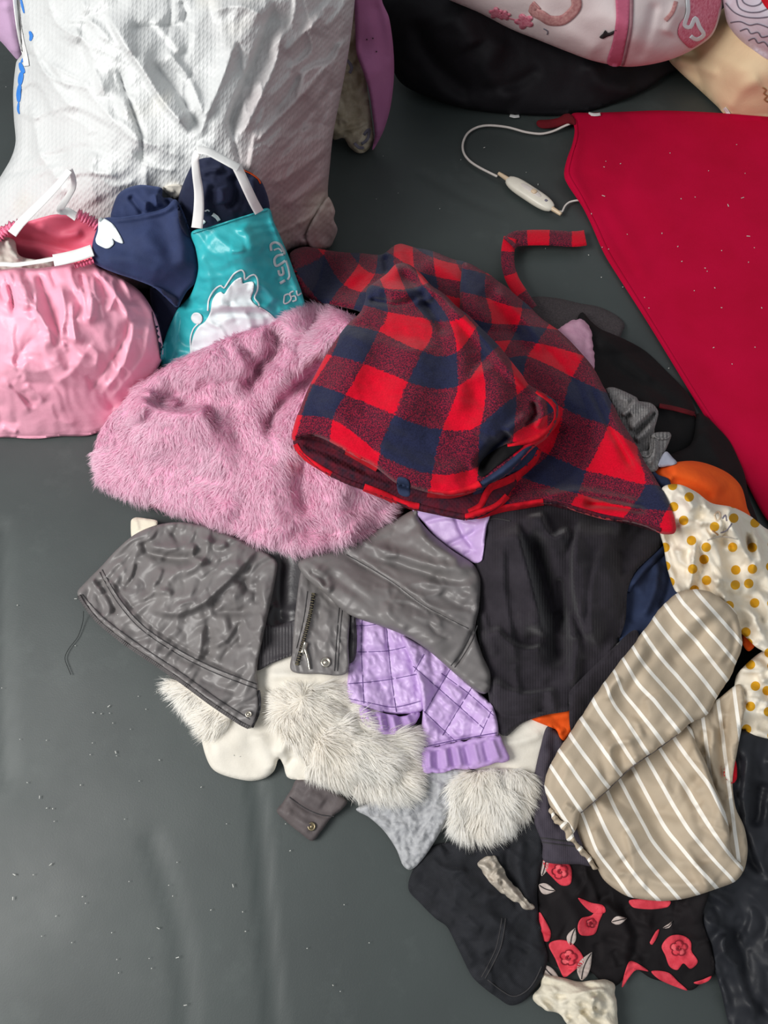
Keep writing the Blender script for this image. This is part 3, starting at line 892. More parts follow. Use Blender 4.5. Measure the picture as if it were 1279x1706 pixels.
# mauve quilt hanging beside the sack
mq = thing('mauve_quilt', 'mauve quilt with a stained printed face hanging down between the sack and the black bundle', 'quilt', 610, 245)
s = sheet('printed_face', [(575,-60),(600,-60),(600,60),(608,120),(615,170),(620,205),(622,235),(610,252),(596,255),(582,245),(572,230),(555,232),(545,200),(550,120),(565,40)],
  M['stained'], mq, z=[(585,0,.26),(580,100,.17),(575,180,.08),(580,235,.025),(610,250,.012),(545,200,.06)],
  folds=[('r',[(562,205),(590,198),(612,190)],5,.005),('r',[(560,222),(592,212),(615,202)],5,.006),('r',[(590,60),(598,110),(604,150)],7,-.006),('r',[(585,250),(600,235),(612,210)],6,.006)],
  noise=[('n',.005,18,20,1.5,17),('r',.003,10,80,1.5,18)], edge=(8,.01), sp=3, th=.06)
for pth in ([(606,225),(615,215),(612,232),(602,240)],[(590,238),(598,246),(606,246)],[(578,100),(586,112),(582,122)]):
    strip('scroll_print', pth, 5, M['ink'], mq, on=s.z, lift=.0015, th=.0006)
s = sheet('mauve_back', [(588,-60),(590,0),(592,60),(594,90),(604,118),(614,150),(620,190),(624,225),(620,250),(630,236),(640,215),(650,180),(656,130),(655,80),(648,30),(636,0),(630,-60)],
  M['mauve'], mq, z=[(610,-50,.34),(610,0,.29),(620,60,.23),(630,120,.17),(635,180,.10),(625,230,.045),(652,120,.15),(595,80,.21)],
  folds=[('s',[(596,90),(608,130),(620,190),(622,240)],4,20,.006),('r',[(625,0),(632,40),(645,110)],8,-.003)], noise=[('n',.002,30,80,2,20)], edge=(7,.008), sp=3.5, th=.02)
for (u, v) in [(611,66),(621,64),(627,86)]:
    deco('spot', [(u-1.5,v),(u,v-1.5),(u+1.5,v),(u,v+1.5)], M['black_ink'], mq, s, sp=2)

# lilac cloth in the upper left corner
s = sheet('lilac_cloth', [(-80,-60),(26,-60),(28,0),(33,50),(38,92),(30,100),(18,88),(0,68),(-60,20)], M['lilac'], None,
  z=[(-60,-50,.30),(20,-50,.32),(0,60,.17),(35,95,.13),(10,20,.22)], folds=[('r',[(5,0),(20,60),(30,96)],8,.005)], noise=[('n',.003,25,80,2,22)], edge=(6,.006), sp=4, th=.02)
tag(s.obj, 'pale lilac cloth hanging in the upper left corner beside the white sack', 'cloth')

# ================================================================== the big woven sack
sk = thing('woven_sack', 'big bulging white woven plastic sack with blue paint on its edge', 'sack', 290, 440)
Y0 = 1.06
def sy(u, v, y): return (u, v, max(zy(v, y), .004))
sz = [sy(300,440,1.00),sy(120,440,1.0),sy(480,415,1.05),sy(530,405,1.10),sy(300,300,.98),sy(150,300,1.0),sy(430,300,1.0),sy(300,150,1.06),sy(150,150,1.08),sy(430,150,1.08),
      sy(300,0,1.16),sy(120,0,1.18),sy(460,0,1.18),sy(300,-160,1.32),sy(60,-160,1.38),sy(580,-160,1.38),
      sy(24,150,1.24),sy(28,50,1.28),sy(26,235,1.18),sy(0,300,1.12),sy(-30,400,1.06),sy(555,220,1.22),sy(585,60,1.29),sy(548,330,1.16),sy(595,-20,1.32),sy(34,-60,1.33)]
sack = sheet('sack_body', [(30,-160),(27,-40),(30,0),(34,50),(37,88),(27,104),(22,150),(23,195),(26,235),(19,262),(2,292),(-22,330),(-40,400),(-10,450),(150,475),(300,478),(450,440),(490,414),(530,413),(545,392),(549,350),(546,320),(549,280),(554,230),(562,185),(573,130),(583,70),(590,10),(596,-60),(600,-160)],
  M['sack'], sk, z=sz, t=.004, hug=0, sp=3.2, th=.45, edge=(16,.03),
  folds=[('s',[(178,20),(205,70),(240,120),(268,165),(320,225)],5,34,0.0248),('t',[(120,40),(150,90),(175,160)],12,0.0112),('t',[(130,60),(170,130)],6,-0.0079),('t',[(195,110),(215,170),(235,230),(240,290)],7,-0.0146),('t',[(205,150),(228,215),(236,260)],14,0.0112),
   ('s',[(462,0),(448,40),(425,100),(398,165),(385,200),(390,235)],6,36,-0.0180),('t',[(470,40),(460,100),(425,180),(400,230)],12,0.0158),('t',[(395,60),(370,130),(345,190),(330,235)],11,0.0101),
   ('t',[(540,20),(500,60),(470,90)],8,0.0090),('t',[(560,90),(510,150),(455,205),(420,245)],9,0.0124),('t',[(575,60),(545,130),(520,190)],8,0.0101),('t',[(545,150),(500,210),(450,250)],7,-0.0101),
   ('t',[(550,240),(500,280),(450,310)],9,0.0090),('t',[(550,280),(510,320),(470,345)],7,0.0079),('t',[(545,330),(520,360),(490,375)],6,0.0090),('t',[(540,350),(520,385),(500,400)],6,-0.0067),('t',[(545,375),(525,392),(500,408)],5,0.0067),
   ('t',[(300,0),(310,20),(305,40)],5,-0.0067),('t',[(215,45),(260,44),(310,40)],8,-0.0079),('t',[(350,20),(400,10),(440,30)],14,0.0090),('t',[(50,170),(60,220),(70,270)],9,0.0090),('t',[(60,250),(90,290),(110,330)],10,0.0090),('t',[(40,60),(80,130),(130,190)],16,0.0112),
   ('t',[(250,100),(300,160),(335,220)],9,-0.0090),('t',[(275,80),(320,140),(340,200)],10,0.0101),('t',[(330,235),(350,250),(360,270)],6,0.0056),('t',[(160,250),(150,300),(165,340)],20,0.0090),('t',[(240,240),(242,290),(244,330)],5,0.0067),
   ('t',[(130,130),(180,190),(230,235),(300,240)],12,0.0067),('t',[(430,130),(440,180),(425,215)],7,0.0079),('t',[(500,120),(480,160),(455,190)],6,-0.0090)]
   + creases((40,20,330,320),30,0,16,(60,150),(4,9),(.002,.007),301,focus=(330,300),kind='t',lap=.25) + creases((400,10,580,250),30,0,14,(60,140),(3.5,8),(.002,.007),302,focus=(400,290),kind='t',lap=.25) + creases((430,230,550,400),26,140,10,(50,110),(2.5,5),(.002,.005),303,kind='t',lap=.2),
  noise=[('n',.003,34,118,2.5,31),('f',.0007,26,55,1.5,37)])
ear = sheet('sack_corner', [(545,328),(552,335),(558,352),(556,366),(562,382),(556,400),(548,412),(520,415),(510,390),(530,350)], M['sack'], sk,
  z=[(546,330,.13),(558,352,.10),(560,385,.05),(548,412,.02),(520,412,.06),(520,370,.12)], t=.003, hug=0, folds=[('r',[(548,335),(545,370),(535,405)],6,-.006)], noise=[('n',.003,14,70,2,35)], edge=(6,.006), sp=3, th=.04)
for pth, w in (([(34,-4),(37,10),(40,22)],4),([(49,52),(52,60),(50,68)],6),([(46,90),(40,97),(35,104)],5),([(33,104),(36,114),(40,122)],8),([(36,120),(34,132),(33,142)],9),([(33,140),(31,156),(31,170)],8),([(31,170),(30,182),(32,190)],4)):
    strip('blue_paint', pth, w, M['blue_ink'], sk, on=sack.z, lift=.0012, th=.0004, sp=3, taper=True)
strip('edge_seam', [(24,-20),(28,20),(34,60),(42,95),(44,110)], 9, M['ribbon'], sk, on=sack.z, lift=.003, th=.003)

# ================================================================== red electric blanket
eb = thing('electric_blanket', 'crimson electric blanket spread flat on the right with a white cord and controller', 'blanket', 1120, 480)
rb = sheet('blanket', [(952,190),(985,188),(1040,186),(1100,184),(1180,187),(1260,193),(1350,200),(1500,210),(1560,400),(1560,900),(1420,960),(1290,880),(1240,800),(1190,720),(1150,655),(1080,540),(1010,430),(985,375),(970,345),(948,312),(940,296),(940,282),(945,262),(953,240),(957,215)],
  M['red_blanket'], eb, z=[(950,190,.030),(1000,188,.012),(1200,190,.008),(940,290,.030),(975,350,.012),(1050,480,.007),(1150,650,.007),(1240,800,.007),(985,260,.022),(1030,300,.012),(1200,400,.008),(1300,700,.008),(1500,500,.008),(1500,200,.008)],
  folds=[('r',[(962,205),(960,250),(955,290),(985,345)],8,.004),('r',[(1040,186),(1010,240),(1000,300)],26,.004),('r',[(1000,330),(1040,390),(1080,470)],14,.0025),('r',[(985,345),(1030,430),(1060,480)],5,.0015),('r',[(1040,300),(1090,330),(1140,380)],30,.003)],
  noise=[('n',.0016,70,60,1.5,41)], edge=(7,.005), sp=6, th=.02, hug=0)
strip('edge_hem', [(958,200),(960,225),(950,262),(946,290),(966,326),(990,372),(1015,425),(1085,538),(1155,652),(1200,722)], 5, M['red_blanket'], eb, on=rb.z, lift=.0012, th=.001)
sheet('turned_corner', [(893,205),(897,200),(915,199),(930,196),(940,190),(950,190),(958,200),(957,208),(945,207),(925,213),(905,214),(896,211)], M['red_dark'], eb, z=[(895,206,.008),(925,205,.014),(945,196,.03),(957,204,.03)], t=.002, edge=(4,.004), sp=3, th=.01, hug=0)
def P3(u, v, z): return at(u, v, z)
tube('cord', [P3(*p) for p in [(957,203,.022),(940,210,.016),(920,219,.007),(900,223,.005),(875,220,.005),(845,212,.005),(815,209,.005),(795,212,.005),(779,222,.006),(771,238,.006),(772,254,.006),(782,268,.006),(800,280,.006),(828,294,.009)]], .0026, M['cord'], eb)
tube('cord', [P3(*p) for p in [(931,352,.009),(936,353,.009),(941,343,.007),(948,337,.008),(960,334,.010),(972,334,.006)]], .0021, M['cord'], eb)
ctl = empty('controller', (0, 0, 0)); ctl.parent = eb
# controller: a long rounded shell with tapered strain reliefs and a slide switch
a0, a1 = P3(843, 297, .012), P3(922, 349, .012)
axd = (a1 - a0) / np.linalg.norm(a1 - a0); sd = np.array([axd[1], -axd[0], 0]); Lc = np.linalg.norm(a1 - a0)
def shell(name, c0, L, hw, hh, mat, parent, n=22, m=20, ex=.42, zc=0.0, pw=2.6):
    verts, faces = [], []
    for i in range(n + 1):
        s_ = i / n
        k = max(1e-3, (1 - abs(2 * s_ - 1) ** (1 / ex * 1.6))) ** .5
        for j in range(m):
            a = 2 * math.pi * j / m
            ca, sa = math.cos(a), math.sin(a)
            x = math.copysign(abs(ca) ** (2 / pw), ca) * hw * k; zz = math.copysign(abs(sa) ** (2 / pw), sa) * hh * k
            verts.append(c0 + axd * L * s_ + sd * x + np.array([0, 0, zz + zc]))
    for i in range(n):
        for j in range(m):
            a, b = i * m + j, i * m + (j + 1) % m
            faces.append((a, a + m, b + m, b))
    faces.append(list(range(m))); faces.append([n * m + j for j in range(m)][::-1])
    return mesh_obj(name, verts, faces, mat, parent)
ctl.location = (0, 0, 0)
shell('housing', a0, Lc, .0175, .0105, M['ivory'], ctl)
shell('slide_track', a0 + axd * Lc * .30, Lc * .42, .006, .0016, M['cord'], ctl, zc=.0105)
shell('switch', a0 + axd * Lc * .52, Lc * .10, .0055, .004, M['button'], ctl, zc=.0115)
shell('indicator', a0 + axd * Lc * .80, Lc * .05, .003, .0012, M['ink'], ctl, zc=.0098)
tube('strain_relief', [a0 - axd * .022, a0 + axd * .006], .0055, M['button'], ctl, 10, .004, rf=lambda s_: .62 + .38 * s_)
tube('strain_relief', [a1 - axd * .006, a1 + axd * .020], .0052, M['button'], ctl, 10, .004, rf=lambda s_: 1 - .3 * s_)

# ================================================================== bags on the left
# pink drawstring bag, standing open
pb = thing('pink_drawstring_bag', 'shiny pink drawstring bag standing open with white ribbon handles, at the left edge', 'bag', 120, 720)
sheet('bag_back', [(-60,430),(-60,400),(0,378),(35,372),(70,362),(95,357),(135,362),(160,372),(165,400),(160,440),(100,470),(0,470)], M['pink_in'], pb,
  z=[(-60,400,.25),(0,380,.265),(90,358,.285),(160,372,.26),(160,430,.22),(90,440,.19),(0,450,.19),(90,400,.235)], t=.004, hug=0,
  folds=[('r',[(60,375),(100,395),(140,385)],8,.006),('r',[(20,395),(70,405),(130,420)],6,-.006)], noise=[('n',.004,24,10,2,51)], edge=(5,.004), sp=3.5, th=.05)
cc = sheet('crumpled_cloth', [(-50,420),(-20,400),(10,395),(25,402),(32,425),(60,432),(85,428),(100,436),(90,450),(40,456),(-50,460)], M['contents'], None,
  z=[(-50,420,.245),(10,396,.262),(30,425,.245),(80,432,.235),(90,448,.22),(0,450,.225)], t=.004, hug=0,
  folds=[('r',[(10,398),(20,420),(34,436)],6,.008),('r',[(-20,425),(20,432)],6,-.008),('r',[(40,434),(70,438),(95,444)],6,.008)], noise=[('r',.005,14,40,1.8,53)], edge=(6,.008), sp=3, th=.04)
tag(cc.obj, 'crumpled greige cloth stuffed inside the pink bag', 'cloth')
pz = [(0,446,.255),(60,447,.255),(130,440,.252),(160,436,.25),(205,466,.225),(245,500,.195),(266,545,.16),(270,590,.12),(245,645,.075),(205,690,.035),(150,724,.004),(60,730,.003),(0,728,.003),(-60,715,.004),
      (80,520,.245),(160,520,.235),(220,560,.185),(80,600,.185),(160,620,.155),(80,680,.085),(150,680,.075),(-80,600,.16),(-80,470,.23),(0,600,.185),(0,520,.24)]
pbag = sheet('bag_front', [(-90,450),(-40,447),(0,449),(30,446),(60,447),(95,443),(130,438),(152,436),(175,448),(205,465),(235,487),(256,520),(266,550),(272,588),(262,615),(242,648),(215,685),(190,706),(150,725),(100,727),(60,731),(20,729),(-30,726),(-90,700)],
  M['pink_bag'], pb, z=pz, t=.004, hug=0, sp=3, th=.25, edge=(9,.012),
  folds=[('t',[(62,452),(80,500),(95,545),(110,585)],10,-.012),('t',[(100,470),(108,520),(102,560),(112,590)],6,.012),('t',[(120,500),(122,540),(128,575)],5,.010),('t',[(140,450),(152,500),(148,545)],6,.008),('t',[(155,448),(185,480),(212,520),(214,545)],8,.011),('t',[(135,455),(140,490)],4,-.006),
   ('t',[(214,520),(210,560),(180,610),(150,650)],9,-.010),('t',[(222,530),(216,580),(195,625),(165,660)],9,.011),('t',[(250,530),(240,590),(205,640),(180,670)],9,.008),('t',[(30,450),(45,490),(75,540),(90,580)],10,.010),('t',[(5,450),(20,490),(22,530)],5,-.008),('t',[(12,450),(30,495),(30,520)],5,.008),
   ('t',[(0,630),(30,660),(50,690)],7,.008),('t',[(15,640),(60,680)],6,-.006),('t',[(40,640),(75,670)],5,.006),('t',[(0,712),(30,722)],5,.008),('t',[(0,600),(60,620),(110,600)],25,.008),('t',[(145,585),(120,620),(90,640)],16,.008),('t',[(60,560),(40,580),(20,610)],10,-.006)]
   + creases((0,455,230,520),22,78,12,(30,70),(3.5,6),(.003,.007),311,lap=.15,kind='t') + creases((10,560,240,700),20,50,25,(30,70),(4,9),(.002,.006),312,lap=.15,kind='t'),
  noise=[('n',.003,30,70,2.2,56),('f',.0016,22,55,1.5,58)])
# gathered hot-pink edge of the mouth
def ruffle(name, path, w, mat, parent, z):
    P = catmull([(*p, zz) for p, zz in zip(path, z)], 1.6, False)
    k = np.arange(len(P))
    root = P.copy()
    wv = 1 + .28 * np.sin(k * 1.9) + .15 * np.sin(k * .83)
    T = np.gradient(P[:, :2], axis=0); T /= np.linalg.norm(T, axis=1, keepdims=True); N = np.stack([-T[:, 1], T[:, 0]], -1)
    rows = []
    for j, (a, dz) in enumerate([(-.5, -.004), (-.35, .004), (0, .007), (.35, .004), (.5, -.004)]):
        q = root[:, :2] + N * (w * a * wv)[:, None]
        rows.append(at(q[:, 0], q[:, 1], root[:, 2] + dz + .0022 * np.sin(k * 1.9 + .4)))
    n = len(P); verts = np.concatenate(rows); faces = []
    for j in range(4):
        for i in range(n - 1): faces.append((j * n + i, j * n + i + 1, (j + 1) * n + i + 1, (j + 1) * n + i))
    for i in range(n - 1): faces.append((4 * n + i, 4 * n + i + 1, i + 1, i))
    return mesh_obj(name, verts, faces, mat, parent)
ruffle('gathered_edge', [(-50,412),(-10,398),(0,392),(15,380),(33,374)], 17, M['pink_ruffle'], pb, [.26,.268,.27,.275,.28])
ruffle('gathered_edge', [(128,356),(140,362),(155,370),(166,378)], 17, M['pink_ruffle'], pb, [.29,.288,.28,.275])
ruffle('gathered_edge', [(124,443),(136,440),(146,437),(156,434)], 9, M['pink_ruffle'], pb, [.262,.264,.266,.268])
strip('drawcord', [(-40,442,.268),(5,440,.27),(25,441,.272),(50,438,.274),(75,434,.275),(90,431,.276)], 7, M['ribbon'], pb)
strip('cord_tag', [(89,434,.279),(110,430,.281),(130,425,.281),(154,417,.281)], 20, M['ribbon'], pb, th=.003)
strip('ribbon_handle', [(20,390,.285),(34,372,.30),(58,348,.33),(80,326,.355),(100,304,.375),(116,284,.385)], 13, M['ribbon'], pb, wfun=lambda s_: 1.25 - .45 * s_)
strip('ribbon_handle', [(117,282,.385),(122,296,.37),(122,312,.35),(112,330,.33),(100,350,.31),(112,352,.30),(128,362,.295)], 11, M['ribbon'], pb, wfun=lambda s_: .7 + .6 * s_)

# dark navy velvet clothes around the bags
nv = thing('navy_velvet_garment', 'navy velvet garment with a white leaf print hanging over the pink bag', 'garment', 250, 470)
sheet('rolled_top', [(186,365),(188,345),(196,325),(210,314),(232,308),(255,310),(270,314),(271,328),(285,330),(298,340),(302,365),(270,375),(220,378)], M['navy_velvet'], nv,
  z=[(190,362,.29),(232,309,.335),(270,315,.33),(300,345,.31),(250,370,.29),(240,340,.325)], t=.003, hug=0, folds=[('r',[(215,325),(230,345),(240,358)],5,-.008),('r',[(243,335),(242,352)],4,.010),('r',[(258,322),(262,345)],5,.010),('r',[(271,316),(274,335),(284,340)],4,-.012)],
  noise=[('n',.003,18,60,2,61)], edge=(9,.014), sp=3, th=.09)
nvs = sheet('front_panel', [(153,412),(160,385),(172,364),(200,362),(240,356),(275,346),(290,332),(298,338),(308,360),(320,395),(328,425),(330,450),(326,470),(312,485),(303,500),(296,512),(285,505),(272,492),(255,478),(225,466),(195,456),(170,446),(155,436)],
  M['navy_velvet'], nv, z=[(155,425,.275),(175,365,.305),(240,358,.31),(293,336,.325),(325,420,.265),(328,455,.235),(296,510,.185),(225,466,.25),(240,410,.29),(280,450,.25)], t=.004, hug=0,
  folds=[('r',[(180,366),(230,361),(275,350),(292,338)],6,.007),('r',[(290,350),(300,400),(305,450)],14,.010),('r',[(170,430),(220,435),(270,460)],12,.005),('r',[(230,380),(260,420),(280,470)],20,.006)], noise=[('n',.003,30,30,1.6,63)], edge=(7,.01), sp=3.5, th=.03)
deco('leaf_print', [(166,363),(185,371),(197,387),(205,405),(193,402),(187,397),(190,405),(184,412),(176,414),(162,407),(159,399),(163,385)], M['print_white'], nv, nvs, sp=2.5, t=.0016)
s = sheet('velvet_tail', [(250,480),(285,490),(300,505),(300,540),(295,590),(285,610),(268,600),(262,560)], M['dark_velvet'], None, z=[(260,490,.16),(295,510,.15),(290,600,.09),(265,590,.09)], t=.002, hug=0, edge=(8,.01), sp=4, th=.05)
tag(s.obj, 'dark navy velvet tail wedged between the pink bag and the teal bag', 'garment')
wr = sheet('white_cloth_scrap', [(270,315),(282,308),(300,308),(306,318),(296,330),(284,328)], M['white_cloth'], None, z=[(272,315,.30),(300,309,.31),(290,330,.29)], t=.002, hug=0, folds=[('r',[(276,316),(290,320)],4,.005)], edge=(4,.005), sp=3, th=.02)
tag(wr.obj, 'small white cloth scrap poking up between the two navy garments', 'cloth')
nd = thing('dark_velvet_garment', 'midnight blue velvet garment stuffed into the teal shopping bag', 'garment', 370, 400)
nds = sheet('bunched_top', [(296,345),(300,320),(312,290),(322,272),(336,264),(360,262),(385,268),(405,282),(425,292),(437,305),(446,328),(449,350),(440,365),(400,380),(340,392),(315,395),(300,375)], M['dark_velvet'], nd,
  z=[(300,345,.305),(322,275,.355),(360,264,.37),(405,283,.355),(446,330,.31),(440,362,.285),(330,390,.275),(370,320,.355),(400,340,.33)], t=.004, hug=0,
  folds=[('r',[(335,290),(350,283),(372,282)],6,.010),('r',[(345,300),(340,330),(345,360)],9,.014),('r',[(385,290),(392,320),(380,350)],8,-.014),('r',[(415,295),(425,320),(428,350)],8,.009),('r',[(365,310),(370,340)],10,.012)],
  noise=[('n',.004,16,80,1.8,65)], edge=(10,.018), sp=3, th=.10)
strip('orange_piping', [(404,283),(418,289),(430,298),(434,306)], 2.6, M['orange'], nd, on=nds.z, lift=.002, th=.002)
strip('white_print', [(354,357),(361,362),(365,368)], 6, M['print_white'], nd, on=nds.z, lift=.0015, th=.0006)
strip('white_print', [(341,352),(346,350),(349,352)], 2.5, M['print_white'], nd, on=nds.z, lift=.0015, th=.0006)
strip('white_print', [(337,368),(341,372)], 6, M['print_white'], nd, on=nds.z, lift=.0015, th=.0006)

# teal shopping bag
tb = thing('teal_shopping_bag', 'teal shopping bag with white handles and a white printed figure, stuffed with navy velvet', 'bag', 390, 590)
tz = [(320,387,.30),(385,366,.312),(447,347,.30),(345,440,.26),(410,430,.275),(465,410,.24),(490,470,.185),(510,520,.14),(330,500,.195),(400,500,.205),(450,500,.19),(300,560,.12),(270,600,.085),(380,600,.10),(500,580,.08),(290,530,.13)]
tbs = sheet('bag_front', [(319,387),(350,378),(385,367),(420,356),(447,347),(456,370),(466,392),(478,420),(492,458),(504,492),(512,530),(508,590),(400,640),(280,640),(268,600),(276,560),(296,515),(318,490),(330,450),(326,415)],
  M['teal'], tb, z=tz, t=.003, hug=0, sp=3, th=.10, edge=(4,.004),
  folds=[('r',[(447,350),(462,395),(480,445),(500,500)],5,.006),('r',[(340,400),(380,420),(430,410)],20,.006),('r',[(400,375),(420,400),(440,420)],10,.006),('r',[(300,520),(340,515),(380,500)],7,.007),('r',[(350,515),(400,510),(460,512)],6,.008),('r',[(345,524),(400,522),(450,524)],5,-.007),('r',[(420,470),(440,480),(460,505)],8,.006),('r',[(290,560),(310,575),(340,580)],9,-.006),('r',[(330,420),(350,470),(345,510)],9,.005)] + creases((300,400,490,560),26,30,40,(20,55),(3,6),(.0015,.004),321),
  noise=[('n',.002,24,30,1.6,71),('f',.0010,20,30,1.5,73)])
strip('top_hem', [(320,388),(350,379),(385,368),(420,357),(446,349)], 3, M['teal'], tb, on=tbs.z, lift=.002, th=.002)
strip('handle', [(328,380,.318),(331,350,.345),(331,320,.372),(327,290,.398),(325,265,.418),(330,252,.428)], 16, M['ribbon'], tb, wfun=lambda s_: 1.2 - .45 * s_, th=.002)
strip('handle', [(328,250,.428),(345,252,.427),(365,262,.42),(385,273,.412),(398,280,.405)], 13, M['ribbon'], tb, th=.002)
strip('handle', [(394,277,.405),(402,293,.392),(412,315,.372),(423,338,.345),(432,354,.322)], 16, M['ribbon'], tb, th=.002)
# printed white figure with outline
strip('outline_print', [(346,518),(347,502),(352,490),(360,480),(368,476),(373,480),(380,470),(390,456),(402,450),(407,456),(408,466),(416,460),(424,458),(429,466),(429,482),(424,496),(430,504),(432,510)], 2.6, M['print_white'], tb, on=tbs.z, lift=.0013, th=.0005, sp=3)
deco('figure_print', [(350,520),(353,502),(360,490),(368,486),(373,490),(380,480),(390,468),(402,462),(404,472),(412,470),(422,470),(422,484),(418,498),(426,508),(445,520),(462,536),(470,560),(440,600),(330,600),(318,585),(322,560),(330,545),(342,535)], M['print_white'], tb, tbs, sp=3)
strip('outline_print', [(318,590),(317,565),(322,548),(332,538)], 2.4, M['print_white'], tb, on=tbs.z, lift=.0013, th=.0005, sp=3)
strip('outline_print', [(432,512),(448,522),(464,538)], 2.2, M['print_white'], tb, on=tbs.z, lift=.0016, th=.0005, sp=3)
deco('paw_print', [(318,530),(322,522),(330,521),(336,526),(337,534),(332,540),(323,538)], M['print_white'], tb, tbs, sp=2)
# emblem and lettering down the side
for pth, w in (([(452,418),(451,408),(458,404),(467,408),(474,420),(473,424)],4.2),([(456,417),(464,414),(470,420)],3),([(472,424),(462,426),(457,433),(460,443),(470,438),(475,434)],4.2),([(476,434),(480,446),(482,460),(479,466)],3.4),([(470,444),(472,456),(466,458),(464,450)],4),([(466,472),(475,467)],4.5)):
    strip('emblem_print', pth, w, M['print_grey'], tb, on=tbs.z, lift=.0013, th=.0005, sp=2.5)
for pth in ([(474,492),(473,505),(480,504),(485,497),(481,490),(474,492)],[(489,485),(483,488),(485,494),(491,493),(493,500),(487,502)],[(494,484),(496,492),(502,488)]):
    strip('letter_print', pth, 2.6, M['print_white'], tb, on=tbs.z, lift=.0013, th=.0005, sp=2)

# ================================================================== lower layers of the heap
fl = sheet('charcoal_fleece', [(850,520),(872,500),(895,494),(930,497),(965,505),(1000,512),(1030,528),(1040,545),(1000,600),(900,600),(850,560)], M['fleece'], None,
  z=[(870,500,.02),(930,497,.02),(1035,540,.012),(900,560,.06),(980,560,.05),(870,560,.05)], noise=[('n',.004,30,10,2,81)], edge=(9,.01), sp=4, th=.06)
tag(fl.obj, 'charcoal brown fleece edge showing on the mat behind the checked coat', 'garment')
bt = thing('black_trousers', 'black trousers with a red pocket edge lying across the red blanket', 'trousers', 1120, 700)
s = sheet('trouser_leg', [(962,530),(970,520),(982,533),(1000,548),(1040,565),(1075,585),(1110,618),(1145,655),(1160,688),(1168,720),(1165,760),(1120,800),(1060,800),(1000,740),(960,620)], M['black_cotton'], bt,
  z=[(965,528,.035),(1040,567,.022),(1110,620,.02),(1158,690,.025),(1165,755,.03),(1040,640,.08),(1080,700,.09),(1000,600,.08),(1060,790,.09)],
  folds=[('r',[(990,560),(1040,590),(1090,640)],12,0.0120),('r',[(1010,600),(1080,640),(1140,690)],9,-0.0120),('s',[(1060,670),(1110,680),(1160,692)],5,24,0.0150)], noise=[('n',.004,35,40,2,83)], edge=(12,.014), sp=4, th=.08)
strip('pocket_edge', [(1098,676),(1120,680),(1140,685),(1156,690)], 8, M['red_dark'], bt, on=s.z, lift=.002, th=.002)
strip('pocket_edge', [(1156,690),(1163,702),(1162,722),(1158,745)], 3, M['red_dark'], bt, on=s.z, lift=.002, th=.002)
s = sheet('trouser_seat', [(1160,690),(1176,694),(1195,712),(1215,735),(1230,765),(1240,790),(1248,830),(1265,880),(1270,960),(1200,900),(1120,830),(1100,770),(1150,740)], M['black_cotton'], bt,
  z=[(1165,692,.03),(1195,712,.022),(1230,765,.02),(1260,860,.03),(1150,760,.08),(1200,800,.08),(1250,920,.08)], folds=[('r',[(1170,710),(1190,760),(1210,800)],14,0.0150)], noise=[('n',.004,30,60,2,84)], edge=(12,.014), sp=4, th=.07)
pf = sheet('pink_fleece_scrap', [(925,555),(935,545),(950,535),(965,532),(978,538),(985,552),(988,580),(990,612),(975,630),(940,600)], M['pink_fleece'], None,
  z=[(930,555,.09),(965,533,.085),(988,570,.085),(985,612,.10),(955,580,.115)], noise=[('n',.003,14,60,1.6,86)], edge=(9,.012), sp=3, th=.05, flutter=(1.5,6,3))
tag(pf.obj, 'small dusty pink fleece piece sticking out behind the checked coat', 'garment')

# satin, florals and denim at the bottom right
s = sheet('black_satin_garment', [(1215,1228),(1290,1220),(1420,1240),(1440,1500),(1400,1760),(1240,1760),(1215,1710),(1200,1650),(1185,1600),(1165,1540),(1150,1500),(1180,1440),(1200,1350)], M['black_satin'], None,
  folds=[('s',[(1250,1240),(1240,1330),(1260,1420),(1290,1480)],8,30,.014),('r',[(1180,1510),(1200,1570),(1240,1640),(1260,1700)],16,.014),('r',[(1205,1510),(1235,1580),(1250,1650),(1290,1700)],10,-.012),('r',[(1270,1300),(1255,1380)],12,-.012),('r',[(1215,1420),(1260,1460),(1300,1470)],14,.012),('r',[(1165,1530),(1190,1610),(1215,1690)],8,.006)] + creases((1170,1240,1420,1740),70,62,22,(40,110),(4,9),(.003,.009),351,kind='t'),
  noise=[('n',.004,30,70,2.2,91),('f',.0022,24,65,1.6,93)], edge=(12,.012), sp=4, th=.05)
tag(s.obj, 'glossy black satin garment along the lower right edge of the photo', 'garment')
strip_red = sheet('red_cloth_scrap', [(1214,1262),(1221,1258),(1227,1275),(1227,1298),(1218,1305),(1205,1290)], M['red_wool'], None, t=.004, edge=(4,.004), sp=3, th=.015)
tag(strip_red.obj, 'narrow red cloth scrap between the striped shirt and the black satin', 'cloth')
fd = thing('floral_dress', 'black chiffon dress printed with coral roses and pale leaves at the bottom of the heap', 'dress', 1020, 1560)
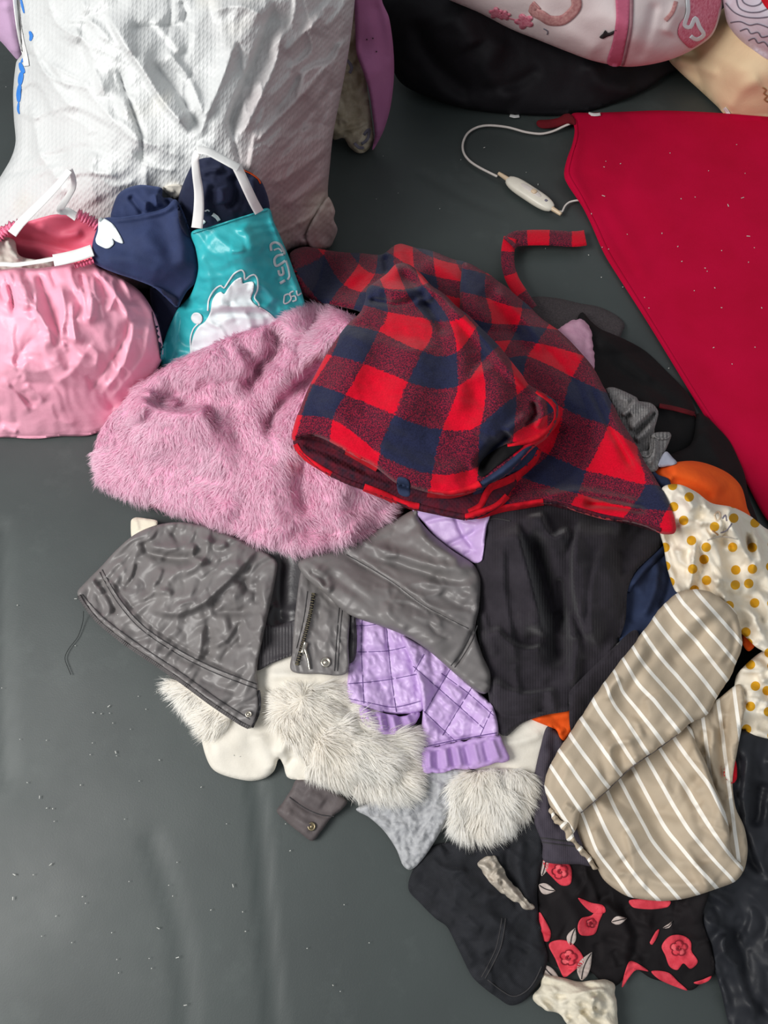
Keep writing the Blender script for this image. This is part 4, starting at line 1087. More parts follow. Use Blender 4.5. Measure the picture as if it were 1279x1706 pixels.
fs = sheet('dress_panel', [(880,1400),(890,1375),(930,1360),(1100,1380),(1180,1470),(1170,1530),(1185,1580),(1190,1622),(1170,1636),(1150,1650),(1120,1640),(1085,1630),(1055,1615),(1030,1640),(1010,1645),(985,1620),(960,1615),(925,1610),(905,1590),(898,1530),(890,1470)], M['floral'], fd,
  z=lambda U, V: HEAP(U, V) * .8, t=.004, folds=[('r',[(1000,1500),(1040,1545),(1050,1600)],16,.010),('r',[(1030,1500),(1060,1560),(1045,1610)],8,-.008),('r',[(920,1480),(960,1530),(950,1590)],14,.008),('r',[(1140,1510),(1120,1560),(1150,1620)],12,.008),('r',[(1000,1560),(1040,1570),(1080,1600)],8,-.006),('r',[(900,1420),(940,1450),(970,1500)],12,.008)] + creases((890,1400,1180,1640),34,60,35,(25,70),(4,9),(.002,.006),391),
  noise=[('n',.003,30,60,1.6,95)], edge=(8,.006), sp=3, th=.02)
def rose(pts, centre=None, r=14):
    deco('rose_print', pts, M['rose'], fd, fs, sp=3)
    if centre:
        u, v = centre
        for k in range(5):                                  # inner petals, each a printed crescent
            a0 = k * 1.2566 + u * .3
            cu, cv = u + r * .42 * math.cos(a0), v + r * .40 * math.sin(a0)
            deco('petal_print', [(cu + r * .40 * math.cos(a0 + q), cv + r * .36 * math.sin(a0 + q)) for q in (-1.9, -1.2, -.5, .2, .9, 1.6, 2.3, 3.4)], M['rose_light' if k % 2 else 'rose'], fd, fs, sp=2.5, t=.0024 + .0003 * k)
            strip('petal_line', [(cu + r * .42 * math.cos(a0 + q), cv + r * .38 * math.sin(a0 + q)) for q in (-1.6, -.8, 0, .8, 1.6)], 2.0, M['rose_dark'], fd, on=fs.z, lift=.0042, th=.0004, sp=2.5, taper=True)
        strip('petal_line', [(u + r * .2 * math.cos(q), v + r * .18 * math.sin(q)) for q in (0, 1, 2, 3, 4, 5)], 3.0, M['rose_dark'], fd, on=fs.z, lift=.0044, th=.0004, sp=2)
rose([(905,1432),(925,1432),(945,1437),(952,1450),(950,1472),(935,1475),(920,1462),(908,1448)], (932, 1452), 16)
rose([(890,1395),(899,1388),(900,1420),(892,1430),(888,1415)])
rose([(963,1496),(985,1504),(1004,1508),(1008,1520),(990,1522),(975,1512)])
rose([(968,1530),(985,1525),(997,1512),(1004,1520),(998,1535),(990,1556),(968,1558),(962,1545)], (984, 1538), 10)
rose([(898,1520),(906,1530),(917,1552),(914,1568),(904,1566),(899,1545)])
rose([(914,1574),(930,1566),(950,1570),(968,1588),(972,1604),(955,1618),(940,1628),(932,1615),(925,1598)], (946, 1596), 17)
rose([(1048,1500),(1075,1498),(1116,1501),(1112,1511),(1085,1515),(1055,1512)])
rose([(1102,1576),(1115,1560),(1135,1558),(1150,1568),(1152,1585),(1162,1602),(1150,1614),(1138,1605),(1128,1616),(1115,1610),(1108,1592)], (1130, 1580), 17)
rose([(1048,1602),(1060,1604),(1080,1618),(1060,1616),(1048,1628),(1036,1645),(1040,1622)])
rose([(1085,1618),(1112,1620),(1130,1636),(1145,1650),(1125,1644),(1098,1632)])
rose([(1082,1570),(1092,1552),(1098,1548),(1094,1562),(1086,1574)])
rose([(1155,1637),(1170,1632),(1185,1626),(1180,1634),(1165,1640)])
def leaf(a, b, w, bend=0.0):
    a, b = np.array(a, float), np.array(b, float); d = b - a; n_ = np.array([-d[1], d[0]]) / np.linalg.norm(d)
    mid = lambda s_: a + d * s_ + n_ * bend * math.sin(math.pi * s_)
    L_ = [mid(s_) + n_ * w * math.sin(math.pi * s_ ** .8) for s_ in (.02, .2, .4, .6, .8, .95)]
    R_ = [mid(s_) - n_ * w * math.sin(math.pi * s_ ** .8) for s_ in (.95, .8, .6, .4, .2, .02)]
    deco('leaf_print', [tuple(p) for p in L_ + [mid(1.0)] + R_], M['leaf_print'], fd, fs, sp=3)
    strip('leaf_vein', [tuple(mid(s_)) for s_ in (.05, .35, .65, .95)], 1.6, M['black_ink'], fd, on=fs.z, lift=.0026, th=.0004, sp=3)
for a, b, w, bd in (((902,1460),(908,1418),6,3),((897,1474),(925,1484),9,3),((950,1576),(958,1546),8,-2),((968,1634),(986,1586),11,-4),((904,1608),(934,1634),9,3),((1104,1546),(1120,1534),3,3),((1018,1536),(1044,1530),7,0)):
    leaf(a, b, w, bd)
iv = sheet('ivory_garment', [(886,1665),(900,1640),(905,1620),(930,1628),(960,1636),(985,1634),(1008,1632),(1022,1640),(1026,1670),(1028,1720),(1010,1750),(965,1750),(945,1710),(930,1690),(905,1680)], M['cream_sheet'], None,
  z=[(890,1665,.012),(960,1640,.018),(1020,1642,.02),(1025,1720,.02),(950,1690,.02),(980,1670,.03)], t=.004, folds=[('s',[(905,1650),(950,1655),(1000,1648),(1022,1650)],5,16,0.0112),('r',[(930,1670),(965,1660),(1000,1664)],6,0.0112),('r',[(965,1690),(990,1680),(1010,1690)],5,-0.0084),('r',[(985,1660),(990,1700)],5,0.0084)] + creases((890,1625,1030,1740),22,10,40,(20,50),(3,6),(.003,.007),395,kind='t'),
  noise=[('n',.002,13,20,1.8,98),('f',.004,16,10,1.3,99)], edge=(8,.01), sp=2.6, th=.03, flutter=(2,12,7))
tag(iv.obj, 'crumpled ivory cotton garment on the mat at the bottom of the photo', 'garment')
dn = thing('black_denim_garment', 'black denim garment with a stitched hem on the mat, left of the floral dress', 'garment', 800, 1560)
ds = sheet('denim_leg', [(690,1445),(720,1410),(780,1395),(860,1370),(900,1370),(905,1420),(895,1480),(898,1530),(906,1570),(912,1595),(905,1625),(890,1650),(872,1668),(850,1675),(828,1662),(805,1645),(785,1625),(765,1585),(745,1545),(725,1530),(700,1505),(680,1480)], M['black_denim'], dn,
  folds=[('s',[(840,1530),(830,1590),(800,1640)],5,26,.006),('r',[(740,1440),(790,1500),(830,1560)],26,.010),('r',[(700,1470),(760,1510),(800,1560)],14,.006),('r',[(870,1390),(865,1450),(885,1520)],12,.010),('r',[(855,1385),(845,1450),(870,1520)],8,-.008),('r',[(760,1560),(790,1610)],8,.004),('r',[(850,1560),(880,1575),(905,1590)],6,.004),('r',[(845,1600),(880,1605)],6,-.003)] + creases((700,1400,900,1650),30,50,35,(25,70),(4,9),(.002,.005),381),
  noise=[('n',.003,26,40,2,101)], edge=(10,.008), sp=3.5, th=.02)
thread('hem_stitch', [(812,1632),(835,1650),(855,1660),(875,1652),(890,1635),(902,1610)], .0009, M['stitch'], dn, ds.z)
thread('seam_stitch', [(842,1530),(833,1580),(808,1630)], .0009, M['stitch'], dn, ds.z)
thread('seam_stitch', [(836,1530),(826,1580),(802,1628)], .0009, M['stitch'], dn, ds.z)
ch = sheet('champagne_satin_scrap', [(795,1440),(808,1428),(822,1424),(830,1436),(842,1455),(860,1478),(880,1500),(891,1512),(880,1516),(862,1505),(838,1488),(815,1468)], M['champagne'], None, t=.005,
  folds=[('r',[(805,1440),(835,1465),(870,1500)],6,.008),('r',[(822,1430),(850,1470)],4,-.006)] + creases((800,1430,885,1510),18,50,30,(20,45),(2.5,5),(.003,.007),411,kind='t'), noise=[('f',.004,12,50,1.3,104)], edge=(6,.006), sp=2.2, th=.02, flutter=(2.5,9,6))
tag(ch.obj, 'champagne satin scrap lying on the black denim', 'cloth')

# dark mauve sleeve, orange pieces, white fur coat, grey quilted sleeve, taupe cuff
tc = thing('taupe_cuff', 'taupe padded sleeve end with a snap, sticking out under the white fur', 'sleeve', 515, 1370)
ts = sheet('cuff', [(461,1352),(470,1338),(485,1315),(495,1298),(520,1300),(560,1320),(578,1335),(568,1350),(552,1362),(535,1385),(520,1401),(500,1388),(478,1370)], M['taupe'], tc,
  folds=[('r',[(485,1330),(510,1348),(535,1358),(555,1360)],4,-.005),('r',[(475,1350),(500,1368),(520,1380)],8,.006),('r',[(510,1320),(540,1340)],10,.006)], noise=[('n',.002,14,40,1.6,106)], edge=(7,.008), sp=3, th=.03, off=.006)
thread('cuff_seam', [(482,1328),(508,1346),(533,1357),(556,1360)], .0009, M['stitch'], tc, ts.z)
disc('snap', 519, 1377, 7, float(ts.z(np.array([519.]), np.array([1377.]))[0]) + .001, M['brass'], tc, SNAP)
gq = thing('grey_quilted_sleeve', 'light heather grey quilted sleeve ending in a point on the mat', 'sleeve', 690, 1400)
GQ = [[(640,1290),(680,1330),(700,1380),(690,1440)],[(720,1290),(700,1340),(712,1390),(690,1440)],[(600,1350),(650,1360),(700,1350),(760,1330)],[(630,1380),(680,1390),(735,1360)],[(655,1410),(690,1412),(725,1385)],[(680,1290),(720,1330),(750,1345)],[(760,1295),(735,1330),(690,1360),(640,1370)]]
gs = sheet('sleeve', [(593,1348),(620,1335),(660,1300),(700,1280),(776,1280),(772,1300),(760,1330),(745,1365),(722,1405),(705,1430),(690,1446),(680,1449),(670,1440),(660,1415),(640,1385),(615,1362)], M['grey_quilt'], gq, off=.008,
  folds=[('r',g,5,-.004) for g in GQ] + [('s',[(735,1300),(722,1350),(700,1400),(690,1435)],5,22,0.0120)], noise=[('n',.003,18,50,1.4,108),('c',.004,9,45,1.2,109)], edge=(9,.012), sp=3, th=.03)
wf = thing('white_fur_coat', 'white fluffy fur coat with smooth cream fleece, spread under the grey and lilac jackets', 'coat', 540, 1250)
w1 = sheet('fleece_panel', [(338,1195),(335,1225),(342,1258),(355,1282),(380,1294),(415,1301),(440,1297),(456,1285),(462,1268),(466,1264),(472,1275),(478,1294),(492,1299),(530,1298),(600,1290),(640,1220),(620,1140),(560,1090),(470,1090),(420,1110),(380,1150)], M['white_cloth'], wf, off=.003,
  folds=[('r',[(463,1262),(480,1230),(500,1200)],10,.014),('r',[(455,1285),(440,1250),(430,1220)],14,.008),('r',[(472,1285),(490,1260)],6,-.008),('r',[(350,1250),(390,1240),(430,1200)],18,.006),('r',[(440,1160),(480,1150),(560,1140)],10,.008),('r',[(430,1148),(480,1158),(570,1160)],6,-.008),('r',[(440,1125),(500,1125),(570,1118)],9,.008)],
  noise=[('n',.003,34,40,1.6,110)], edge=(8,.010), sp=3.5, th=.03)
w2 = sheet('hem_panel', [(808,1220),(850,1195),(925,1190),(912,1235),(898,1280),(892,1295),(840,1290),(790,1290)], M['white_cloth'], wf, t=.006, folds=[('r',[(830,1240),(870,1235),(905,1220)],8,.005)], noise=[('n',.002,25,20,1.5,111)], edge=(7,.008), sp=4, th=.03)
f1 = sheet('fur_collar', [(292,1138),(315,1125),(350,1130),(390,1160),(385,1200),(350,1215),(325,1190),(305,1165)], M['white_cloth'], wf, off=.004, edge=(9,.012), sp=4, th=.03)
f2 = sheet('fur_front', [(470,1155),(510,1146),(560,1146),(600,1182),(640,1210),(690,1222),(697,1260),(694,1300),(670,1322),(620,1322),(560,1308),(525,1290),(505,1262),(485,1235),(465,1205),(458,1175)], M['white_cloth'], wf, off=.012,
  folds=[('r',[(520,1240),(580,1260),(660,1280)],30,.012),('r',[(500,1150),(560,1170),(600,1200)],12,-.008),('r',[(560,1200),(620,1240),(690,1250)],18,.008)], noise=[('n',.004,26,30,1.5,113)], edge=(16,.014), sp=4, th=.03)
f3 = sheet('fur_cuff', [(762,1292),(800,1282),(850,1280),(884,1290),(882,1330),(862,1360),(835,1378),(800,1388),(770,1384),(752,1362),(755,1325)], M['white_cloth'], wf, off=.012, folds=[('r',[(780,1310),(820,1330),(860,1330)],24,.010)], edge=(16,.016), sp=4, th=.03)
FW = [lin((250, 244, 234)), lin((255, 255, 253)), lin((252, 247, 238))]
FURS.append(lambda: fur('long_fur', [f1, f2, f3], M['hair'], wf, 42000, .028, [(300,1150,-.8,.5),(340,1200,-.9,.5),(470,1150,-.5,-.2),(560,1150,.5,-.3),(500,1220,.3,.6),(600,1240,.8,.3),(680,1230,.9,-.2),(690,1300,.7,.6),(600,1310,.3,.9),(520,1290,.2,.9),(560,1180,.6,.2),(770,1380,-.2,.9),(820,1380,.2,1),(870,1350,.6,.9),(850,1300,.3,.7),(770,1300,-.3,.7)], FW, 5, lay=.66, width=.0011, jit=.3))
gv = thing('dark_mauve_sleeve', 'dark mauve grey jersey sleeve half hidden by the striped shirt', 'sleeve', 920, 1380)
s = sheet('sleeve', [(912,1210),(935,1225),(945,1250),(990,1330),(990,1440),(965,1440),(908,1436),(903,1405),(890,1370),(884,1330),(890,1290),(900,1245)], M['greyviolet'], gv, t=.008, folds=[('r',[(920,1240),(908,1300),(915,1370)],9,.008),('r',[(935,1260),(925,1320),(935,1390)],7,-.006)], noise=[('n',.002,18,80,2,115)], edge=(9,.010), sp=3.5, th=.04)
strip('cuff_seam', [(900,1396),(930,1400),(962,1404)], 2.5, M['stitch'], gv, on=s.z, lift=.0008, th=.0008)
strip('cuff_seam', [(902,1403),(930,1407),(962,1411)], 2.0, M['stitch'], gv, on=s.z, lift=.0008, th=.0008)
og = thing('orange_garment', 'bright orange jersey garment mostly buried on the right side of the heap', 'garment', 1150, 800)
s = sheet('orange_top', [(1085,785),(1100,776),(1125,770),(1155,768),(1185,775),(1215,790),(1235,812),(1244,845),(1248,865),(1200,870),(1140,850),(1095,815)], M['orange'], og, t=.010,
  folds=[('r',[(1110,785),(1160,790),(1210,820)],16,.010),('r',[(1115,800),(1150,810),(1190,835)],8,-.008),('r',[(1100,785),(1120,800)],6,.006)], noise=[('n',.002,20,20,1.8,117)], edge=(10,.014), sp=3.5, th=.05)
sheet('orange_hem', [(880,1195),(905,1185),(935,1175),(962,1180),(958,1205),(950,1222),(940,1234),(932,1228),(925,1215)], M['orange'], og, t=.008, folds=[('r',[(890,1196),(925,1195),(955,1190)],7,.005),('r',[(930,1222),(940,1215)],4,.005)], edge=(6,.007), sp=3, th=.02)
sheet('orange_edge', [(1240,1040),(1252,1044),(1262,1056),(1258,1075),(1246,1085),(1236,1070)], M['orange'], og, t=.006, edge=(5,.006), sp=3, th=.02)
ng = thing('navy_garment', 'navy blue jersey garment tucked between the black sweater and the dotted cloth', 'garment', 1080, 1000)
s = sheet('navy_body', [(1030,1080),(1035,1000),(1045,960),(1075,920),(1105,895),(1135,890),(1140,960),(1150,1010),(1120,1040),(1080,1080),(1040,1120)], M['navy'], ng, t=.012,
  folds=[('r',[(1110,905),(1075,945),(1050,980)],6,.010),('r',[(1095,930),(1090,980),(1070,1030)],8,.010),('r',[(1120,920),(1115,980),(1100,1020)],7,-.009),('r',[(1060,980),(1050,1040)],8,-.006)], noise=[('n',.003,20,70,2,119)], edge=(8,.010), sp=3.5, th=.05)
strip('neck_band', [(1118,908),(1098,922),(1075,945),(1050,972),(1044,985)], 13, M['navy'], ng, on=s.z, lift=.004, th=.004)
sheet('navy_shoulder', [(1075,770),(1095,790),(1115,800),(1120,835),(1095,850),(1070,810)], M['navy'], ng, t=.014, folds=[('r',[(1085,785),(1105,810)],5,.006)], edge=(6,.008), sp=3.5, th=.04)

# black knitted sweater
bk = thing('black_sweater', 'black knitted sweater draped down the heap below the checked coat', 'sweater', 900, 1080)
bs = sheet('sweater_body', [(805,840),(870,815),(960,815),(1060,840),(1110,870),(1100,910),(1060,950),(1045,985),(1040,1040),(1010,1110),(975,1150),(955,1175),(945,1185),(905,1192),(870,1205),(845,1226),(832,1222),(820,1200),(812,1150),(800,1090),(793,1030),(790,960),(795,900)], M['black_knit'], bk, t=.012, hug=14,
  folds=[('s',[(905,1060),(890,1000),(872,930),(855,868)],7,46,.045),('s',[(862,1120),(850,1060),(838,980),(835,900)],8,30,.016),('r',[(885,880),(905,960),(925,1040),(930,1120)],15,-.035),('s',[(968,860),(958,930),(962,1000),(985,1080)],7,40,.040),('r',[(1005,870),(1018,950),(1015,1030)],22,.020),
   ('s',[(910,1078),(875,1085),(838,1066),(820,1040)],8,26,.028),('s',[(930,1150),(870,1160),(815,1135)],8,34,.022),('s',[(950,880),(925,898),(905,880),(898,850)],7,24,.032),('r',[(945,1010),(958,1080),(950,1150)],9,.020),('r',[(930,960),(940,1040)],7,-.02),('r',[(815,1185),(860,1195),(920,1178)],7,-.010),('s',[(1010,900),(990,960),(985,1040),(1000,1090)],6,22,.016)] + creases((800,860,1040,1180),22,75,22,(40,110),(6,12),(.004,.012),401),
  noise=[('n',.004,34,80,1.8,121),('n',.0015,12,60,1.5,122)], edge=(12,.016), sp=4, th=.08, clear=.008)
strip('cuff_seam', [(800,868),(825,864),(850,868)], 2.5, M['stitch'], bk, on=bs.z, lift=.0006, th=.0008)
sheet('sweater_sleeve', [(950,1150),(1010,1090),(1060,1050),(1060,1120),(1000,1200),(965,1240),(950,1215),(948,1180)], M['black_knit'], bk, t=.005, noise=[('n',.003,20,60,1.5,123)], edge=(8,.010), sp=4, th=.04, clear=.007)

# grey knitted sock-like sleeve
so = thing('grey_knit_sleeve', 'heather grey knitted sleeve with a ribbed cuff beside the checked coat', 'sleeve', 1070, 730)
ss = sheet('knit', [(1008,650),(1020,645),(1040,652),(1060,662),(1064,668),(1085,672),(1096,685),(1094,700),(1090,715),(1088,740),(1070,760),(1050,740),(1030,700)], M['sock'], so, t=.014,
  folds=[('s',[(1062,664),(1050,680),(1035,694)],4,18,0.0192),('r',[(1092,684),(1075,705),(1055,725)],4,-0.0224),('r',[(1088,680),(1066,700),(1048,716)],7,0.0160),('r',[(1088,705),(1070,725),(1056,735)],6,0.0160),('r',[(1030,660),(1050,668)],8,0.0096),('r',[(1040,698),(1052,690)],4,-0.0192)], noise=[('n',.002,10,50,1.5,125)], edge=(7,.012), sp=2.5, th=.05)
rb_ = sheet('ribbed_cuff', [(1064,760),(1068,752),(1080,750),(1083,738),(1086,724),(1096,720),(1114,720),(1118,726),(1112,742),(1104,760),(1098,775),(1092,785),(1072,785)], M['sock_rib'], so, t=.012, folds=[('r',[(1090,730),(1090,755),(1080,775)],5,0.0112),('r',[(1086,726),(1086,745),(1078,760)],3,-0.0128)], edge=(4,.006), sp=2.5, th=.04)
strip('cuff_edge', [(1117,725),(1112,730),(1098,731),(1089,727),(1087,735),(1086,748),(1080,760),(1068,759)], 3, M['sock_rib'], so, on=rb_.z, lift=.003, th=.003, sp=3)
pbs = sheet('pale_blue_scrap', [(1102,760),(1110,752),(1120,762),(1127,772),(1105,778),(1096,776)], M['paleblue'], None, t=.006, edge=(4,.005), sp=3, th=.03)
tag(pbs.obj, 'tiny pale blue-grey cloth edge between the grey cuff and the orange garment', 'cloth')

# lilac quilted jacket with frills
pj = thing('lilac_quilted_jacket', 'lilac quilted child jacket with frilled hems under the grey jacket', 'jacket', 700, 1200)
sheet('shoulder_panel', [(685,845),(705,870),(725,895),(755,918),(790,938),(803,932),(810,880),(815,840),(760,820),(700,825)], M['purple'], pj, t=.006,
  folds=[('r',[(700,872),(740,862),(800,870)],4,-.005),('r',[(755,850),(770,890),(800,925)],4,-.005),('r',[(740,910),(775,895),(808,875)],4,-.005),('r',[(770,925),(803,915)],4,-.004)], noise=[('n',.002,16,40,1.5,131)], edge=(6,.008), sp=2.5, th=.03)
QL = [[(603,1030),(602,1087),(606,1172)],[(640,1000),(645,1060),(651,1122),(660,1186)],[(583,1042),(612,1042),(650,1036)],[(581,1086),(615,1086),(648,1084),(682,1076)],[(580,1139),(618,1136),(655,1131),(694,1123)]]
QS = [[(706,1090),(690,1119)],[(755,1106),(742,1128),(707,1188)],[(786,1145),(768,1174),(737,1225)],[(818,1185),(800,1225)],[(688,1110),(743,1158),(806,1214)],[(703,1182),(730,1208),(762,1238)],[(735,1122),(780,1155),(822,1192)]]
pl = sheet('body_panel', [(584,1020),(640,985),(690,1010),(700,1060),(706,1110),(706,1160),(702,1184),(668,1190),(640,1187),(605,1176),(579,1164),(580,1120),(584,1080)], M['purple'], pj, t=.008,
  folds=[('r',q,6,-.006) for q in QL] + [('r',[(580,1167),(620,1175),(657,1181),(701,1170)],3,-.004),('r',[(675,1075),(690,1120),(700,1165)],7,-.006)], noise=[('n',.003,15,40,1.5,133),('r',.0018,9,60,1.6,134)], edge=(6,.008), sp=2.5, th=.03)
for q in QL: thread('quilting', q, .0006, M['purple_thread'], pj, pl.z, .0004)
thread('hem_stitch', [(581,1164),(620,1172),(657,1178),(700,1168)], .0006, M['purple_thread'], pj, pl.z, .0004)
def frill(name, outline, rays_, parent, amp=.006, t=.006):
    return sheet(name, outline, M['purple_frill'], parent, t=t, off=-.01, folds=[('r', r_, 4.5, amp * (1 if i % 2 == 0 else -1)) for i, r_ in enumerate(rays_)], noise=[('n',.0015,10,80,2,136)], edge=(4,.004), sp=2.5, th=.02, flutter=(1.6,9,4), clear=.009)
frill('frill', [(600,1178),(625,1186),(650,1191),(675,1192),(698,1186),(695,1200),(685,1210),(668,1219),(645,1223),(620,1214),(605,1203)], [[(610,1182),(616,1208)],[(622,1186),(628,1214)],[(632,1188),(638,1218)],[(643,1190),(648,1220)],[(653,1191),(660,1219)],[(664,1191),(672,1215)],[(677,1190),(684,1208)]], pj)
pz_ = sheet('sleeve', [(670,1060),(705,1075),(735,1090),(770,1125),(800,1155),(822,1180),(829,1225),(800,1229),(764,1236),(730,1244),(704,1250),(702,1215),(704,1180),(698,1140),(688,1105)], M['purple'], pj, t=.016,
  folds=[('r',q,6,-.006) for q in QS] + [('r',[(704,1244),(764,1231),(826,1220)],3,-.004),('r',[(697,1120),(708,1180),(715,1230)],12,.006)], noise=[('n',.003,15,50,1.5,138),('r',.0018,9,40,1.6,139)], edge=(7,.012), sp=2.5, th=.04)
for q in QS: thread('quilting', q, .0006, M['purple_thread'], pj, pz_.z, .0004)
thread('hem_stitch', [(704,1245),(764,1232),(827,1221)], .0008, M['purple_thread'], pj, pz_.z, .0005)
frill('frill', [(704,1248),(730,1243),(764,1236),(800,1229),(830,1224),(838,1240),(848,1265),(822,1272),(790,1281),(760,1282),(728,1288),(704,1284)], [[(715,1250),(716,1282)],[(728,1248),(730,1284)],[(740,1245),(745,1281)],[(750,1243),(758,1280)],[(760,1241),(768,1279)],[(774,1239),(782,1277)],[(788,1236),(798,1275)],[(804,1233),(814,1271)],[(818,1230),(832,1267)]], pj)

# grey jacket
gj = thing('grey_jacket', 'shiny grey polyester jacket with zip and snaps, lying under the pink fur', 'jacket', 430, 1100)
cb = sheet('cream_scrap', [(218,868),(226,862),(245,864),(262,868),(258,880),(235,892),(220,898)], M['cream_sheet'], None, z=[(218,870,.03),(260,868,.045),(222,896,.03)], folds=[('r',[(226,866),(230,884)],4,.004)], edge=(4,.005), sp=3, th=.03)
tag(cb.obj, 'small cream cloth corner peeking out between pink fur and grey jacket', 'cloth')
sheet('lining', [(425,905),(530,905),(520,960),(512,1010),(498,1065),(480,1060),(440,1062),(425,1060)], M['jacket_lining'], gj, off=-.004, t=.004, folds=[('r',[(470,920),(465,990),(470,1050)],12,-.010),('r',[(450,1010),(480,1020),(500,1015)],9,.004)], edge=(6,.004), sp=4, th=.03)
sheet('inner_band', [(422,1045),(460,1042),(500,1030),(560,1025),(590,1020),(590,1100),(540,1100),(490,1092),(455,1104),(424,1114)], M['jacket_band'], gj, off=-.003, t=.005, folds=[('r',[(424,1050),(480,1044),(560,1032)],3,.003)], edge=(5,.005), sp=4, th=.03, clear=.009)
jb = sheet('hem_panel', [(129,990),(131,982),(150,962),(170,942),(195,915),(225,890),(260,875),(300,870),(345,878),(400,900),(450,925),(462,940),(455,985),(445,1030),(434,1080),(428,1115),(431,1150),(432,1182),(424,1208),(414,1214),(400,1207),(350,1174),(300,1136),(255,1106),(205,1072),(165,1040),(140,1012)], M['grey_jacket'], gj, t=.014,
  folds=[('s',[(245,1010),(290,1022),(335,1005),(370,975),(410,935),(430,905)],6,34,.020),('r',[(235,895),(250,920),(290,930),(330,928)],8,-.014),('r',[(240,915),(290,912),(330,915)],10,.010),('r',[(250,985),(280,960),(310,950),(350,940)],12,.012),('r',[(232,1002),(262,985),(290,990)],6,.010),('r',[(270,945),(262,965),(245,985)],5,.008),('r',[(205,985),(222,962),(230,935)],4,-.008),
   ('r',[(165,968),(185,1000),(192,1025)],6,-.010),('r',[(150,965),(172,990)],5,.006),('r',[(170,950),(200,1000),(240,1045),(300,1085),(360,1115),(420,1140)],4,.004),('r',[(176,946),(206,994),(246,1038),(306,1078),(366,1108),(424,1134)],2.5,-.003),('r',[(133,992),(170,1032),(230,1078),(300,1126),(360,1170),(415,1205)],5,.005),
   ('r',[(380,930),(400,960),(385,1010)],14,.008),('r',[(350,1020),(400,1020),(430,1015)],7,-.007),('r',[(340,1010),(352,1060),(345,1100)],7,-.007),('r',[(370,1020),(380,1060),(350,1075)],9,.007),('r',[(395,1035),(402,1080)],7,-.006),('r',[(325,905),(320,930),(345,935)],4,.009),('r',[(340,895),(360,910),(380,905)],6,.008),('r',[(385,950),(410,975),(430,965)],8,-.008),
   ('r',[(300,870),(290,890),(300,905)],5,-.006),('r',[(230,1070),(280,1095),(330,1120)],9,.006),('r',[(330,1130),(370,1145),(400,1160)],6,-.005),('r',[(440,960),(436,1020),(430,1090)],8,.006)]
   + creases((200,880,440,1010),20,-35,40,(30,70),(4,8),(.002,.006),331,kind='t') + creases((150,970,430,1170),30,-60,25,(20,45),(3,6),(.001,.003),332,kind='t') + creases((330,900,445,1100),18,70,30,(25,60),(3,6),(.002,.006),333,kind='t'),
  noise=[('n',.002,20,40,1.5,142),('f',.0022,17,-40,1.3,143)], edge=(6,.008), sp=2.8, th=.03)
for pth in ([(170,949),(200,999),(240,1044),(300,1084),(360,1114),(428,1140)],[(166,953),(196,1004),(236,1049),(298,1091),(358,1121),(428,1148)],[(137,990),(172,1029),(232,1074),(302,1121),(362,1164),(416,1198)]):
    thread('seam_stitch', pth, .0008, M['stitch'], gj, jb.z, .0003)
strip('hem_piping', [(131,992),(148,1018),(168,1040),(208,1072),(257,1105),(302,1136),(352,1173),(400,1205),(414,1212)], 6, M['piping'], gj, on=jb.z, lift=.002, th=.004)
strip('front_zip', [(431,1150),(433,1170),(430,1190),(420,1212)], 4, M['zip'], gj, on=jb.z, lift=.002, th=.003)
disc('snap', 414, 1190, 5.5, float(jb.z(np.array([414.]), np.array([1190.]))[0]) + .001, M['metal'], gj, SNAP)
pk = sheet('zip_placket', [(503,950),(520,962),(545,985),(575,1012),(583,1025),(580,1070),(577,1121),(530,1123),(486,1118),(487,1085),(490,1040),(496,985)], M['grey_jacket'], gj, t=.010,
  folds=[('r',[(524,985),(514,1040),(500,1095)],4,.003),('r',[(545,1010),(545,1050),(540,1085)],8,.004),('r',[(532,1000),(530,1060)],5,-.003)], noise=[('r',.002,14,80,1.8,144)], edge=(4,.004), sp=2.6, th=.02)
zp = strip('zip', [(522,988),(518,1015),(511,1045),(503,1075),(494,1108)], 6, M['zip'], gj, on=pk.z, lift=.0015, th=.002, sp=3)
ZP = catmull([(522,988),(518,1015),(511,1045),(503,1075),(494,1108)], 3.4, False)
tv, tf = [], []
for i in range(1, len(ZP) - 1):
    T = ZP[i + 1] - ZP[i - 1]; T /= np.linalg.norm(T); N = np.array([-T[1], T[0]])
    sgn = 1 if i % 2 else -1
    c0 = ZP[i]
    q = np.array([c0 - N * 2.6 + T * -.7, c0 + N * 2.6 + T * -.7, c0 + N * 2.6 + T * .7, c0 - N * 2.6 + T * .7]) + N * sgn * .7
    zz = float(pk.z(c0[:1], c0[1:2])[0])
    b0 = len(tv)
    for dz in (.001, .0048):
        for p in q: tv.append(at(p[0], p[1], zz + dz))
    for f in ((4, 5, 6, 7), (0, 1, 5, 4), (1, 2, 6, 5), (2, 3, 7, 6), (3, 0, 4, 7), (3, 2, 1, 0)): tf.append([b0 + k for k in f])
zt = mesh_obj('zip_teeth', tv, tf, M['brass'], gj, smooth=False); zt['kind'] = 'stuff'
strip('zip_slider', [(509,1070),(506,1080),(503,1088)], 9, M['metal'], gj, on=pk.z, lift=.005, th=.004, sp=2)
strip('zip_pull', [(508,1080),(512,1096),(515,1115)], 4, M['metal'], gj, on=pk.z, lift=.006, th=.002, sp=2)
for pth in ([(570,1015),(566,1060),(562,1118)],[(565,1012),(561,1060),(557,1118)],[(512,985),(506,1030),(494,1080)]): thread('seam_stitch', pth, .0007, M['stitch'], gj, pk.z, .0003)
disc('snap', 542.5, 1103, 8.5, float(pk.z(np.array([542.]), np.array([1103.]))[0]) + .0015, M['metal'], gj, SNAP)
